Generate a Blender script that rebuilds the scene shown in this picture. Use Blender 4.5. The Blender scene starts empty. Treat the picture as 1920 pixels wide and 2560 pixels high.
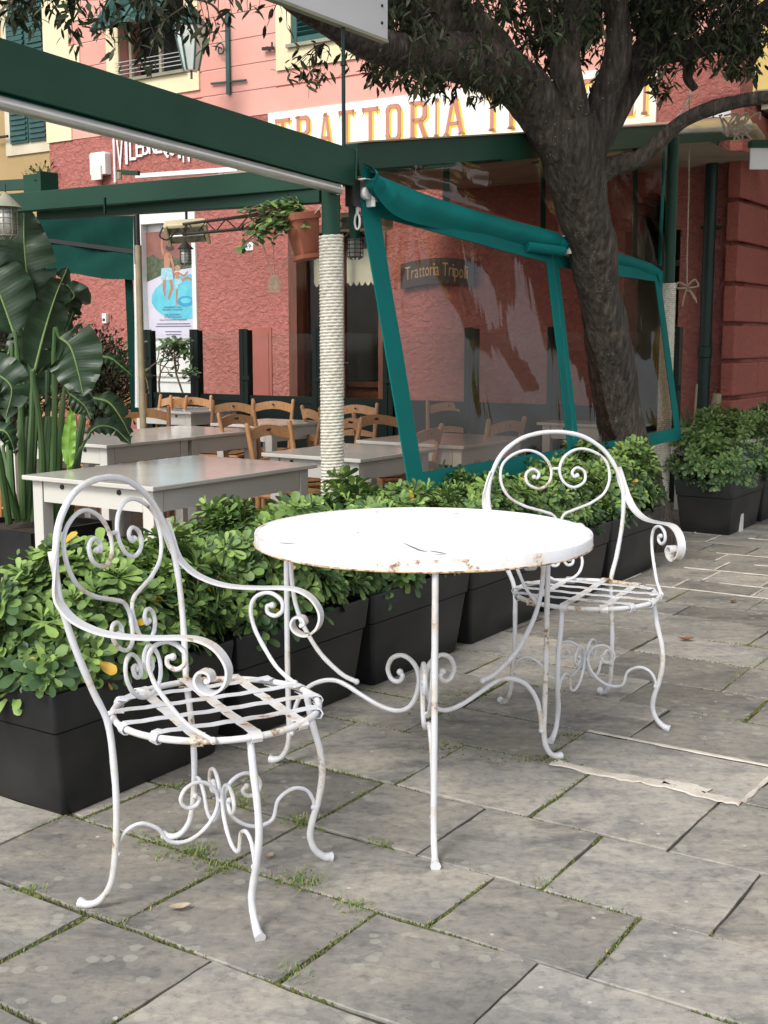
import bpy, math, random
import numpy as np
from mathutils import Vector, Matrix
from math import sin, cos, pi, radians as R
random.seed(7); RNG = np.random.default_rng(11)
scene = bpy.context.scene
COL = scene.collection

# ---------------------------------------------------------------- camera, sky, sun, exposure
FPX, PITCH, HC = 3000.0, R(8.1), 1.23          # focal length in pixels of a 1920x2560 frame
cam_d = bpy.data.cameras.new('camera'); cam = bpy.data.objects.new('camera', cam_d); COL.objects.link(cam)
cam_d.sensor_fit = 'VERTICAL'; cam_d.sensor_height = 24.0; cam_d.lens = 24.0*FPX/2560
cam_d.clip_start = 0.05; cam_d.clip_end = 600
cam.location = (0, 0, HC); cam.rotation_euler = (pi/2-PITCH, 0, 0)
scene.camera = cam
SUN_EL, SUN_AZ = R(44), R(212)                   # azimuth clockwise from +Y
world = bpy.data.worlds.new("World"); scene.world = world; world.use_nodes = True
wn = world.node_tree.nodes; wl = world.node_tree.links
for n in list(wn): wn.remove(n)
sky = wn.new('ShaderNodeTexSky'); sky.sky_type = 'NISHITA'; sky.sun_disc = False
sky.sun_elevation = SUN_EL; sky.sun_rotation = SUN_AZ; sky.dust_density = 1.5; sky.air_density = 1.0
hs = wn.new('ShaderNodeHueSaturation'); hs.inputs['Saturation'].default_value = 0.22
bg = wn.new('ShaderNodeBackground'); bg.inputs['Strength'].default_value = 0.15
wo = wn.new('ShaderNodeOutputWorld')
wl.new(sky.outputs[0], hs.inputs['Color']); wl.new(hs.outputs[0], bg.inputs['Color']); wl.new(bg.outputs[0], wo.inputs['Surface'])
sd = bpy.data.lights.new('sun', 'SUN'); sd.energy = 1.5; sd.angle = R(20); sd.color = (1, 0.955, 0.89)
so = bpy.data.objects.new('sun', sd); COL.objects.link(so)
dv = Vector((sin(SUN_AZ)*cos(SUN_EL), cos(SUN_AZ)*cos(SUN_EL), sin(SUN_EL)))
so.rotation_euler = dv.to_track_quat('Z', 'Y').to_euler(); so.location = (0, -5, 12)
scene.view_settings.view_transform = 'Standard'; scene.view_settings.look = 'None'
scene.view_settings.exposure = 0.80; scene.view_settings.gamma = 1.0

# ---------------------------------------------------------------- reading points off the photograph (1659 px wide view)
KV = 1920/1659
def ray(x, y):
    a = (x*KV-960)/FPX; b = -(y*KV-1280)/FPX
    c, s = cos(PITCH), sin(PITCH)
    return Vector((a, c+b*s, -s+b*c))
def at(x, y, Y):
    r = ray(x, y); return Vector((0, 0, HC)) + r*(Y/r.y)
def gz(x, y, z=0.0):
    r = ray(x, y); return Vector((0, 0, HC)) + r*((z-HC)/r.z)
A33 = R(-33.5)
E1 = Vector((cos(A33), sin(A33), 0)); E2 = Vector((-sin(A33), cos(A33), 0)); UP = Vector((0, 0, 1))
ORG = Vector((-0.82, 2.95, 0))
def tp(t, p, z=0.0): return ORG + E2*t + E1*p + UP*z      # along the planter row / towards the square
FLOOR = -0.15                                              # the restaurant floor lies one step lower

# ---------------------------------------------------------------- materials
def nodes(m):
    m.use_nodes = True; nt = m.node_tree
    b = nt.nodes.get('Principled BSDF'); return nt, b
def ramp(nt, stops, interp='LINEAR'):
    r = nt.nodes.new('ShaderNodeValToRGB'); r.color_ramp.interpolation = interp
    e = r.color_ramp.elements
    while len(e) < len(stops): e.new(0.5)
    for i, (p, c) in enumerate(stops):
        e[i].position = p; e[i].color = (*c, 1) if len(c) == 3 else c
    return r
def tex(nt, scale, detail=4, rough=0.55, kind='noise', stretch=None, shift=None, rot=None, dist=0.0):
    tc = nt.nodes.new('ShaderNodeTexCoord'); mp = nt.nodes.new('ShaderNodeMapping')
    nt.links.new(tc.outputs['Object'], mp.inputs['Vector'])
    if stretch: mp.inputs['Scale'].default_value = stretch
    if rot: mp.inputs['Rotation'].default_value = rot
    if kind == 'noise':
        t = nt.nodes.new('ShaderNodeTexNoise'); t.inputs['Detail'].default_value = detail
        t.inputs['Roughness'].default_value = rough; t.inputs['Distortion'].default_value = dist
    else:
        t = nt.nodes.new('ShaderNodeTexVoronoi')
    t.inputs['Scale'].default_value = scale
    if shift:
        a = nt.nodes.new('ShaderNodeAttribute'); a.attribute_name = shift; cm = nt.nodes.new('ShaderNodeVectorMath'); cm.operation = 'MULTIPLY_ADD'
        nt.links.new(a.outputs['Vector'], cm.inputs[0]); cm.inputs[1].default_value = (37, 91, 13); nt.links.new(mp.outputs[0], cm.inputs[2]); nt.links.new(cm.outputs[0], t.inputs['Vector'])
    else: nt.links.new(mp.outputs[0], t.inputs['Vector'])
    return t
def mixc(nt, fac, a, b):
    m = nt.nodes.new('ShaderNodeMix'); m.data_type = 'RGBA'
    for s, v in ((0, fac), (6, a), (7, b)):
        if hasattr(v, 'links') or hasattr(v, 'is_output'): nt.links.new(v, m.inputs[s])
        elif s == 0: m.inputs[0].default_value = v
        else: m.inputs[s].default_value = (*v, 1)
    return m.outputs[2]
def bump(nt, b, h, strength, dist=0.01, prev=None):
    n = nt.nodes.new('ShaderNodeBump'); n.inputs['Strength'].default_value = strength
    n.inputs['Distance'].default_value = dist
    nt.links.new(h, n.inputs['Height'])
    if prev: nt.links.new(prev.outputs[0], n.inputs['Normal'])
    nt.links.new(n.outputs[0], b.inputs['Normal']); return n
def mat(name, c1, c2=None, scale=6, rough=0.6, bs=None, bstr=0.2, bdist=0.005, spec=0.5, metal=0, stretch=None, p=(0.35, 0.65), detail=4):
    m = bpy.data.materials.new(name); nt, b = nodes(m)
    b.inputs['Roughness'].default_value = rough; b.inputs['Metallic'].default_value = metal
    b.inputs['Specular IOR Level'].default_value = spec
    if c2 is None: c2 = tuple(x*0.8 for x in c1)
    t = tex(nt, scale, detail, stretch=stretch)
    r = ramp(nt, [(p[0], c1), (p[1], c2)])
    nt.links.new(t.outputs[0], r.inputs[0]); nt.links.new(r.outputs[0], b.inputs['Base Color'])
    if bs:
        t2 = tex(nt, bs, 5, stretch=stretch); bump(nt, b, t2.outputs[0], bstr, bdist)
    return m
M = {}
def rusty(name, white, amount, rough=0.38):
    m = bpy.data.materials.new(name); nt, b = nodes(m)
    n1 = tex(nt, 9, 6, 0.7); n2 = tex(nt, 55, 4, 0.65); n3 = tex(nt, 3.2, 3)
    r1 = ramp(nt, [(amount, (0, 0, 0)), (amount+0.05, (1, 1, 1))]); nt.links.new(n1.outputs[0], r1.inputs[0])
    r2 = ramp(nt, [(0.42, (0, 0, 0)), (0.62, (1, 1, 1))]); nt.links.new(n2.outputs[0], r2.inputs[0])
    mu = nt.nodes.new('ShaderNodeMath'); mu.operation = 'MULTIPLY'
    nt.links.new(r1.outputs[0], mu.inputs[0]); nt.links.new(r2.outputs[0], mu.inputs[1])
    # soft yellow staining round the chips
    r4 = ramp(nt, [(amount-0.10, (0, 0, 0)), (amount+0.14, (1, 1, 1))]); nt.links.new(n1.outputs[0], r4.inputs[0])
    base = mixc(nt, r4.outputs[0], white, (white[0]*0.86, white[1]*0.70, white[2]*0.46))
    dirt = ramp(nt, [(0.45, (1, 1, 1)), (0.72, (0.86, 0.84, 0.80))]); nt.links.new(n3.outputs[0], dirt.inputs[0])
    mm = nt.nodes.new('ShaderNodeMix'); mm.data_type = 'RGBA'; mm.blend_type = 'MULTIPLY'; mm.inputs[0].default_value = 1
    nt.links.new(base, mm.inputs[6]); nt.links.new(dirt.outputs[0], mm.inputs[7])
    rc = ramp(nt, [(0.4, (0.30, 0.13, 0.045)), (0.7, (0.09, 0.045, 0.025))]); nt.links.new(n2.outputs[0], rc.inputs[0])
    fin = mixc(nt, mu.outputs[0], mm.outputs[2], rc.outputs[0])
    nt.links.new(fin, b.inputs['Base Color'])
    b.inputs['Roughness'].default_value = rough
    bp = bump(nt, b, n2.outputs[0], 0.25, 0.0015)
    return m
M['iron'] = rusty('white_painted_iron', (0.62, 0.63, 0.66), 0.59)
M['iron_ring'] = rusty('white_painted_iron_worn', (0.66, 0.66, 0.67), 0.545)
M['iron_edge'] = rusty('white_rusty_rim', (0.78, 0.79, 0.83), 0.57)
M['top'] = rusty('white_table_top', (0.86, 0.87, 0.90), 0.80, 0.5)
M['iron_lip'] = rusty('rusty_lower_lip', (0.66, 0.60, 0.50), 0.40, .6)
M['chip'] = mat('bare_rust', (0.10, 0.05, 0.03), (0.20, 0.11, 0.06), 80, 0.9)
M['plastic'] = mat('black_planter_plastic', (0.008, 0.009, 0.010), (0.024, 0.023, 0.022), 4, 0.5, 90, 0.15, 0.001, spec=.3, detail=10)
M['soil'] = mat('soil', (0.018, 0.012, 0.008), (0.05, 0.035, 0.022), 40, 0.95, 60, 0.8, 0.01)
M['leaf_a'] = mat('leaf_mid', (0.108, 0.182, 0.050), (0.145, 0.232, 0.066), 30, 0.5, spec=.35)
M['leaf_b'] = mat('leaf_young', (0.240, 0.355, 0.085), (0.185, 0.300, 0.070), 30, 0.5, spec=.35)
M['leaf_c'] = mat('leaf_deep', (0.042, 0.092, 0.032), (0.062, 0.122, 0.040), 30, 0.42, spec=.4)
M['leaf_y'] = mat('leaf_yellow', (0.62, 0.40, 0.04), (0.50, 0.27, 0.03), 30, 0.5)
M['stem'] = mat('stem', (0.13, 0.095, 0.05), (0.07, 0.05, 0.03), 30, 0.8)
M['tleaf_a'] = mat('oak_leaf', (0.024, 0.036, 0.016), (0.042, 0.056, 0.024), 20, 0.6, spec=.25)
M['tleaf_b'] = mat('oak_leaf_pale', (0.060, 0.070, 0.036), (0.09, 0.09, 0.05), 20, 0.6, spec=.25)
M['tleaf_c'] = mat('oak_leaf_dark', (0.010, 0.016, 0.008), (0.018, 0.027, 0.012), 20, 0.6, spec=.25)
M['cream'] = mat('cream_paint', (0.56, 0.54, 0.49), (0.62, 0.60, 0.545), 2.5, 0.32, 60, 0.08, 0.001)
M['creamtop'] = mat('cream_table_top', (0.52, 0.50, 0.46), (0.60, 0.58, 0.53), 3, 0.14)
M['wood'] = mat('honey_wood', (0.46, 0.235, 0.095), (0.35, 0.165, 0.062), 9, 0.42, stretch=(8, 8, 1.2))
M['rush'] = mat('rush_seat', (0.30, 0.15, 0.06), (0.18, 0.085, 0.035), 60, 0.8, 90, 0.8, 0.006)
M['dgreen'] = mat('dark_green_paint', (0.007, 0.040, 0.023), (0.011, 0.052, 0.030), 3, 0.5, 40, 0.08, 0.001, spec=.25)
M['dgreen2'] = mat('dark_green_canvas', (0.003, 0.030, 0.023), (0.005, 0.042, 0.032), 3, 0.9, spec=.12)
M['bgreen'] = mat('blackish_green_paint', (0.003, 0.008, 0.006), (0.005, 0.012, 0.009), 3, 0.5, spec=.2)
M['teal'] = mat('teal_canvas', (0.002, 0.150, 0.140), (0.003, 0.120, 0.112), 2.2, 0.8, 260, 0.15, 0.001, spec=.15)
M['alu'] = mat('aluminium', (0.62, 0.60, 0.56), (0.48, 0.46, 0.43), 6, 0.32, metal=0.75, stretch=(1, 1, 20))
M['whitep'] = mat('white_plastic', (0.72, 0.71, 0.69), (0.64, 0.63, 0.60), 5, 0.4)
M['boardw'] = mat('white_board_back', (0.60, 0.59, 0.60), (0.52, 0.51, 0.51), 2, 0.5)
M['dark'] = mat('black_metal', (0.008, 0.008, 0.008), (0.014, 0.014, 0.013), 5, 0.5)
M['terra'] = mat('terracotta', (0.33, 0.105, 0.055), (0.27, 0.085, 0.045), 8, 0.6, 50, 0.15, 0.001)
M['ropec'] = mat('rope', (0.62, 0.59, 0.51), (0.48, 0.45, 0.37), 40, 0.8, 200, 0.5, 0.002)
M['cord'] = mat('cord', (0.42, 0.34, 0.25), (0.30, 0.23, 0.16), 60, 0.85)
M['beige'] = mat('beige_enamel', (0.50, 0.44, 0.27), (0.42, 0.36, 0.21), 5, 0.4)
M['reflector'] = mat('heater_reflector', (0.03, 0.027, 0.02), (0.16, 0.14, 0.10), 14, 0.3, metal=0.4, p=(0.4, 0.6))
M['glassy'] = mat('frosted_glass', (0.62, 0.66, 0.60), (0.52, 0.57, 0.52), 6, 0.25)
M['pole'] = mat('khaki_pole', (0.30, 0.25, 0.15), (0.24, 0.20, 0.12), 10, 0.6)
M['tan'] = mat('tan_canvas', (0.42, 0.36, 0.27), (0.34, 0.29, 0.21), 4, 0.85)
M['pipe'] = mat('green_downpipe', (0.006, 0.026, 0.019), (0.004, 0.018, 0.013), 4, 0.45, spec=.3)
M['pinkpanel'] = mat('pink_door_panel', (0.34, 0.10, 0.075), (0.30, 0.085, 0.062), 4, 0.7)
M['doorwood'] = mat('reddish_door_wood', (0.13, 0.040, 0.018), (0.085, 0.026, 0.012), 6, 0.4, stretch=(6, 6, 1))
M['plaque'] = mat('dark_plaque', (0.030, 0.020, 0.014), (0.045, 0.03, 0.02), 8, 0.6)
M['gold'] = mat('gold_lettering', (0.50, 0.33, 0.12), (0.42, 0.27, 0.10), 8, 0.6)
M['signwhite'] = mat('sign_white', (0.84, 0.82, 0.72), (0.80, 0.77, 0.66), 3, 0.6)
M['signyellow'] = mat('sign_yellow', (0.80, 0.55, 0.06), (0.78, 0.52, 0.05), 3, 0.6)
M['signpink'] = mat('sign_salmon', (0.52, 0.22, 0.15), (0.47, 0.19, 0.13), 3, 0.6)
M['signline'] = mat('sign_outline', (0.25, 0.07, 0.045), None, 3, 0.6)
M['letterwhite'] = mat('white_letters', (0.80, 0.80, 0.80), None, 3, 0.4)
M['shutter'] = mat('shutter_green', (0.010, 0.060, 0.055), (0.018, 0.085, 0.075), 6, 0.45)
M['darkroom'] = mat('dark_interior', (0.006, 0.006, 0.007), (0.012, 0.010, 0.010), 2, 0.8)
M['stone'] = mat('grey_green_stone', (0.30, 0.29, 0.22), (0.20, 0.21, 0.15), 3, 0.8, 30, 0.4, 0.01)
M['ochre'] = mat('ochre_render', (0.40, 0.28, 0.13), (0.33, 0.23, 0.105), 1.2, 0.85, 20, 0.2, 0.005)
M['yellow'] = mat('yellow_render', (0.66, 0.50, 0.18), (0.58, 0.43, 0.15), 1.2, 0.85)
M['creamw'] = mat('cream_trim', (0.74, 0.64, 0.42), (0.68, 0.58, 0.37), 1.5, 0.75)
M['offw'] = mat('off_white_wall', (0.62, 0.56, 0.42), (0.50, 0.44, 0.32), 2, 0.8)
M['pinkup'] = mat('smooth_pink_render', (0.68, 0.345, 0.285), (0.62, 0.29, 0.235), 1.1, 0.8, 40, 0.1, 0.002)
M['pinkline'] = mat('pale_pink_edge', (0.72, 0.40, 0.34), None, 3, 0.8)
M['terrace'] = mat('terrace_boards', (0.085, 0.065, 0.045), (0.045, 0.035, 0.026), 5, 0.6, stretch=(1, 1, 1))
M['bed'] = mat('joint_bed', (0.028, 0.024, 0.018), (0.060, 0.052, 0.038), 18, 0.95, 60, 0.6, 0.004)
M['mortar'] = mat('pale_mortar', (0.62, 0.57, 0.50), (0.46, 0.41, 0.35), 14, 0.9, 70, 0.6, 0.004)
M['ground'] = mat('far_ground', (0.10, 0.095, 0.085), (0.14, 0.13, 0.115), 2, 0.9)
M['moss'] = mat('moss', (0.060, 0.085, 0.018), (0.13, 0.135, 0.035), 60, 0.95, 150, 0.9, 0.004)
M['grass'] = mat('grass_blades', (0.10, 0.19, 0.035), (0.17, 0.24, 0.06), 30, 0.6)
M['drygrass'] = mat('dry_blades', (0.34, 0.26, 0.11), (0.25, 0.2, 0.09), 30, 0.7)
M['banana'] = None
def plaster(name, c1, c2, bstr, scale, dist):
    m = bpy.data.materials.new(name); nt, b = nodes(m)
    n = tex(nt, 0.9, 5, 0.6); r = ramp(nt, [(0.3, c1), (0.7, c2)]); nt.links.new(n.outputs[0], r.inputs[0])
    v = tex(nt, scale, 5, 0.62, stretch=(1, 1, 1.25), dist=0.6)
    rr = ramp(nt, [(0.34, (0.62, 0.62, 0.62)), (0.6, (1, 1, 1))]); nt.links.new(v.outputs[0], rr.inputs[0])
    mm = nt.nodes.new('ShaderNodeMix'); mm.data_type = 'RGBA'; mm.blend_type = 'MULTIPLY'; mm.inputs[0].default_value = 0.55
    nt.links.new(r.outputs[0], mm.inputs[6]); nt.links.new(rr.outputs[0], mm.inputs[7])
    nt.links.new(mm.outputs[2], b.inputs['Base Color']); b.inputs['Roughness'].default_value = 0.85
    bump(nt, b, v.outputs[0], bstr, dist); return m
M['rough'] = plaster('rough_red_plaster', (0.47, 0.165, 0.135), (0.40, 0.130, 0.105), 1.0, 17, 0.045)
M['quoin'] = plaster('red_rusticated_plaster', (0.36, 0.105, 0.075), (0.30, 0.085, 0.062), 0.7, 30, 0.02)
def paving_mat():
    m = bpy.data.materials.new('slate_slabs'); nt, b = nodes(m)
    at_ = nt.nodes.new('ShaderNodeAttribute'); at_.attribute_name = 'slabtone'
    big = tex(nt, 1.6, 6, 0.62, shift='slabtone'); fine = tex(nt, 34, 6, 0.7)
    ang = (0, 0, R(20))
    cleft = tex(nt, 3.4, 9, 0.60, stretch=(1, 1.7, 1), rot=ang, dist=.35, shift='slabtone')
    lay = ramp(nt, [(0.30, (0, 0, 0)), (0.41, (.1,)*3), (0.416, (.36,)*3), (0.50, (.42,)*3), (0.504, (.62,)*3), (0.585, (.7,)*3), (0.592, (.95,)*3), (0.75, (1, 1, 1))]); nt.links.new(cleft.outputs[0], lay.inputs[0])
    r1 = ramp(nt, [(0.0, (0.205, 0.191, 0.170)), (0.35, (0.254, 0.239, 0.214)), (0.7, (0.294, 0.278, 0.252)), (1.0, (0.358, 0.338, 0.308))])
    nt.links.new(at_.outputs['Fac'], r1.inputs[0])
    r2 = ramp(nt, [(0.25, (0.74, 0.74, 0.75)), (0.5, (1, 1, 1)), (0.75, (1.08, 1.04, 0.97))]); nt.links.new(big.outputs[0], r2.inputs[0])
    m1 = nt.nodes.new('ShaderNodeMix'); m1.data_type = 'RGBA'; m1.blend_type = 'MULTIPLY'; m1.inputs[0].default_value = 1
    nt.links.new(r1.outputs[0], m1.inputs[6]); nt.links.new(r2.outputs[0], m1.inputs[7])
    r3 = ramp(nt, [(0.30, (0.55, 0.55, 0.57)), (0.48, (0.97, 0.97, 0.97)), (0.74, (1.28, 1.25, 1.2))]); nt.links.new(fine.outputs[0], r3.inputs[0])
    m2 = nt.nodes.new('ShaderNodeMix'); m2.data_type = 'RGBA'; m2.blend_type = 'MULTIPLY'; m2.inputs[0].default_value = 0.8
    nt.links.new(m1.outputs[2], m2.inputs[6]); nt.links.new(r3.outputs[0], m2.inputs[7])
    # cleft bands, lighter and darker layers of the slate
    r4 = ramp(nt, [(0.0, (0.70, 0.71, 0.74)), (0.5, (1, 1, 1)), (1.0, (1.20, 1.17, 1.12))]); nt.links.new(lay.outputs[0], r4.inputs[0])
    m3 = nt.nodes.new('ShaderNodeMix'); m3.data_type = 'RGBA'; m3.blend_type = 'MULTIPLY'; m3.inputs[0].default_value = 1.0
    nt.links.new(m2.outputs[2], m3.inputs[6]); nt.links.new(r4.outputs[0], m3.inputs[7])
    lay2 = tex(nt, 13, 8, 0.68, stretch=(1, 2.2, 1), rot=ang, dist=.5, shift='slabtone'); rl2 = ramp(nt, [(0.36, (.74, .74, .76)), (0.43, (1, 1, 1)), (0.57, (1, 1, 1)), (0.60, (1.22, 1.2, 1.17)), (0.7, (1.1, 1.1, 1.08))]); nt.links.new(lay2.outputs[0], rl2.inputs[0])
    m3b = nt.nodes.new('ShaderNodeMix'); m3b.data_type = 'RGBA'; m3b.blend_type = 'MULTIPLY'; m3b.inputs[0].default_value = .8
    nt.links.new(m3.outputs[2], m3b.inputs[6]); nt.links.new(rl2.outputs[0], m3b.inputs[7]); m3 = m3b
    # green algae film
    alg = tex(nt, 0.8, 4, 0.6); ra = ramp(nt, [(0.56, (0, 0, 0)), (0.75, (0.55, 0.55, 0.55))]); nt.links.new(alg.outputs[0], ra.inputs[0])
    c4 = mixc(nt, ra.outputs[0], m3.outputs[2], (0.115, 0.118, 0.062))
    # black stains
    st = tex(nt, 2.4, 5, 0.7, stretch=(1, 2.0, 1), rot=ang); rs = ramp(nt, [(0.56, (0, 0, 0)), (0.70, (0.6, 0.6, 0.6))]); nt.links.new(st.outputs[0], rs.inputs[0])
    c5 = mixc(nt, rs.outputs[0], c4, (0.05, 0.052, 0.058))
    # round lichen spots
    vo = tex(nt, 17, kind='vor'); vo.inputs['Randomness'].default_value = 1.0
    wob = tex(nt, 60, 3); ad = nt.nodes.new('ShaderNodeMath'); ad.operation = 'MULTIPLY_ADD'
    nt.links.new(wob.outputs[0], ad.inputs[0]); ad.inputs[1].default_value = 0.22; nt.links.new(vo.outputs['Distance'], ad.inputs[2])
    rl = ramp(nt, [(0.34, (1, 1, 1)), (0.375, (0, 0, 0))]); nt.links.new(ad.outputs[0], rl.inputs[0])
    sep = nt.nodes.new('ShaderNodeSeparateColor'); nt.links.new(vo.outputs['Color'], sep.inputs[0])
    zone = tex(nt, 1.7, 3); th = nt.nodes.new('ShaderNodeMath'); th.operation = 'MULTIPLY_ADD'
    nt.links.new(zone.outputs[0], th.inputs[0]); th.inputs[1].default_value = -3.0; nt.links.new(sep.outputs[0], th.inputs[2])
    lt = nt.nodes.new('ShaderNodeMath'); lt.operation = 'LESS_THAN'; nt.links.new(th.outputs[0], lt.inputs[0]); lt.inputs[1].default_value = -0.86
    mu = nt.nodes.new('ShaderNodeMath'); mu.operation = 'MULTIPLY'; nt.links.new(rl.outputs[0], mu.inputs[0]); nt.links.new(lt.outputs[0], mu.inputs[1])
    mu2 = nt.nodes.new('ShaderNodeMath'); mu2.operation = 'MULTIPLY'; nt.links.new(mu.outputs[0], mu2.inputs[0]); mu2.inputs[1].default_value = 0.42
    c6 = mixc(nt, mu2.outputs[0], c5, (0.40, 0.385, 0.325))
    # tiny white droppings
    v2 = tex(nt, 11, kind='vor'); r6 = ramp(nt, [(0.045, (0.8, 0.8, 0.8)), (0.06, (0, 0, 0))]); nt.links.new(v2.outputs['Distance'], r6.inputs[0])
    c7 = mixc(nt, r6.outputs[0], c6, (0.55, 0.54, 0.50))
    nt.links.new(c7, b.inputs['Base Color'])
    rr = ramp(nt, [(0.3, (0.48,)*3), (0.7, (0.72,)*3)]); nt.links.new(big.outputs[0], rr.inputs[0]); nt.links.new(rr.outputs[0], b.inputs['Roughness'])
    b1 = bump(nt, b, lay.outputs[0], 0.5, 0.004); bump(nt, b, fine.outputs[0], 0.4, 0.003, b1)
    return m
M['slab'] = paving_mat()
def bark_mat():
    m = bpy.data.materials.new('bark'); nt, b = nodes(m)
    n = tex(nt, 42, 7, 0.65, stretch=(1, 1, 0.22), dist=0.25); n2 = tex(nt, 3, 4)
    v = tex(nt, 46, kind='vor', stretch=(1, 1, 0.38))
    r = ramp(nt, [(0.35, (0.018, 0.014, 0.011)), (0.55, (0.070, 0.056, 0.045)), (0.75, (0.17, 0.145, 0.12))]); nt.links.new(n.outputs[0], r.inputs[0])
    r2 = ramp(nt, [(0.35, (0.7, 0.7, 0.7)), (0.65, (1.1, 1.08, 1.0))]); nt.links.new(n2.outputs[0], r2.inputs[0])
    mm = nt.nodes.new('ShaderNodeMix'); mm.data_type = 'RGBA'; mm.blend_type = 'MULTIPLY'; mm.inputs[0].default_value = 1
    nt.links.new(r.outputs[0], mm.inputs[6]); nt.links.new(r2.outputs[0], mm.inputs[7]); nt.links.new(mm.outputs[2], b.inputs['Base Color'])
    sp = tex(nt, 38, kind='vor'); rs = ramp(nt, [(0.10, (.75,)*3), (0.16, (0, 0, 0))]); nt.links.new(sp.outputs['Distance'], rs.inputs[0]); zz = tex(nt, 5, 3); rz = ramp(nt, [(0.50, (0, 0, 0)), (0.62, (1, 1, 1))]); nt.links.new(zz.outputs[0], rz.inputs[0])
    ml = nt.nodes.new('ShaderNodeMath'); ml.operation = 'MULTIPLY'; nt.links.new(rs.outputs[0], ml.inputs[0]); nt.links.new(rz.outputs[0], ml.inputs[1])
    nt.links.new(mixc(nt, ml.outputs[0], mm.outputs[2], (0.30, 0.28, 0.23)), b.inputs['Base Color'])
    b.inputs['Roughness'].default_value = 0.9
    b1 = bump(nt, b, n.outputs[0], 1.0, 0.02); bump(nt, b, v.outputs['Distance'], 0.7, 0.012, b1); return m
M['bark'] = bark_mat()
def banana_mat():
    m = bpy.data.materials.new('paddle_leaf'); nt, b = nodes(m)
    uv = nt.nodes.new('ShaderNodeUVMap'); uv.uv_map = 'UVMap'
    mp = nt.nodes.new('ShaderNodeMapping'); mp.inputs['Scale'].default_value = (0.6, 38, 1); nt.links.new(uv.outputs[0], mp.inputs[0])
    n = nt.nodes.new('ShaderNodeTexNoise'); n.inputs['Scale'].default_value = 1.0; n.inputs['Detail'].default_value = 2; nt.links.new(mp.outputs[0], n.inputs[0])
    r = ramp(nt, [(0.3, (0.013, 0.032, 0.012)), (0.55, (0.018, 0.044, 0.017)), (0.8, (0.026, 0.058, 0.023))]); nt.links.new(n.outputs[0], r.inputs[0])
    nt.links.new(r.outputs[0], b.inputs['Base Color']); b.inputs['Roughness'].default_value = 0.4
    bump(nt, b, n.outputs[0], 0.3, 0.006); return m
M['banana'] = banana_mat()
M['midrib'] = mat('pale_midrib', (0.20, 0.30, 0.09), (0.15, 0.24, 0.07), 8, 0.5)
M['petiole'] = mat('green_stalk', (0.055, 0.110, 0.035), (0.08, 0.15, 0.05), 6, 0.5, stretch=(1, 1, .3))
M['limeleaf'] = mat('lime_young_leaf', (0.19, 0.36, 0.04), (0.14, 0.29, 0.035), 6, 0.45)
def clear_mat(name, tint, refl, wr, stretch=(1, 1, 0.25), sc=7.0, rough=0.04):
    m = bpy.data.materials.new(name); m.use_nodes = True; nt = m.node_tree
    for n in list(nt.nodes): nt.nodes.remove(n)
    o = nt.nodes.new('ShaderNodeOutputMaterial'); mx = nt.nodes.new('ShaderNodeMixShader')
    tr = nt.nodes.new('ShaderNodeBsdfTransparent'); tr.inputs[0].default_value = (*tint, 1)
    gl = nt.nodes.new('ShaderNodeBsdfGlossy'); gl.inputs['Roughness'].default_value = rough; gl.inputs[0].default_value = (1, 1, 1, 1)
    lw = nt.nodes.new('ShaderNodeFresnel'); lw.inputs[0].default_value = 1.4
    ml = nt.nodes.new('ShaderNodeMath'); ml.operation = 'MULTIPLY'; ml.inputs[1].default_value = refl; nt.links.new(lw.outputs[0], ml.inputs[0])
    if wr:
        t = tex(nt, sc, 3, 0.5, stretch=stretch, dist=1.5); bp = nt.nodes.new('ShaderNodeBump'); bp.inputs['Strength'].default_value = wr; bp.inputs['Distance'].default_value = 0.05
        nt.links.new(t.outputs[0], bp.inputs['Height']); nt.links.new(bp.outputs[0], gl.inputs['Normal'])
    nt.links.new(ml.outputs[0], mx.inputs[0]); nt.links.new(tr.outputs[0], mx.inputs[1]); nt.links.new(gl.outputs[0], mx.inputs[2])
    nt.links.new(mx.outputs[0], o.inputs[0]); return m
M['pvc'] = clear_mat('clear_pvc', (0.58, 0.49, 0.44), 0.042, 0.16, stretch=(1, 1, .3), sc=2.2)
M['glass'] = clear_mat('clear_glass', (0.94, 0.955, 0.945), 0.2, 0)

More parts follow.
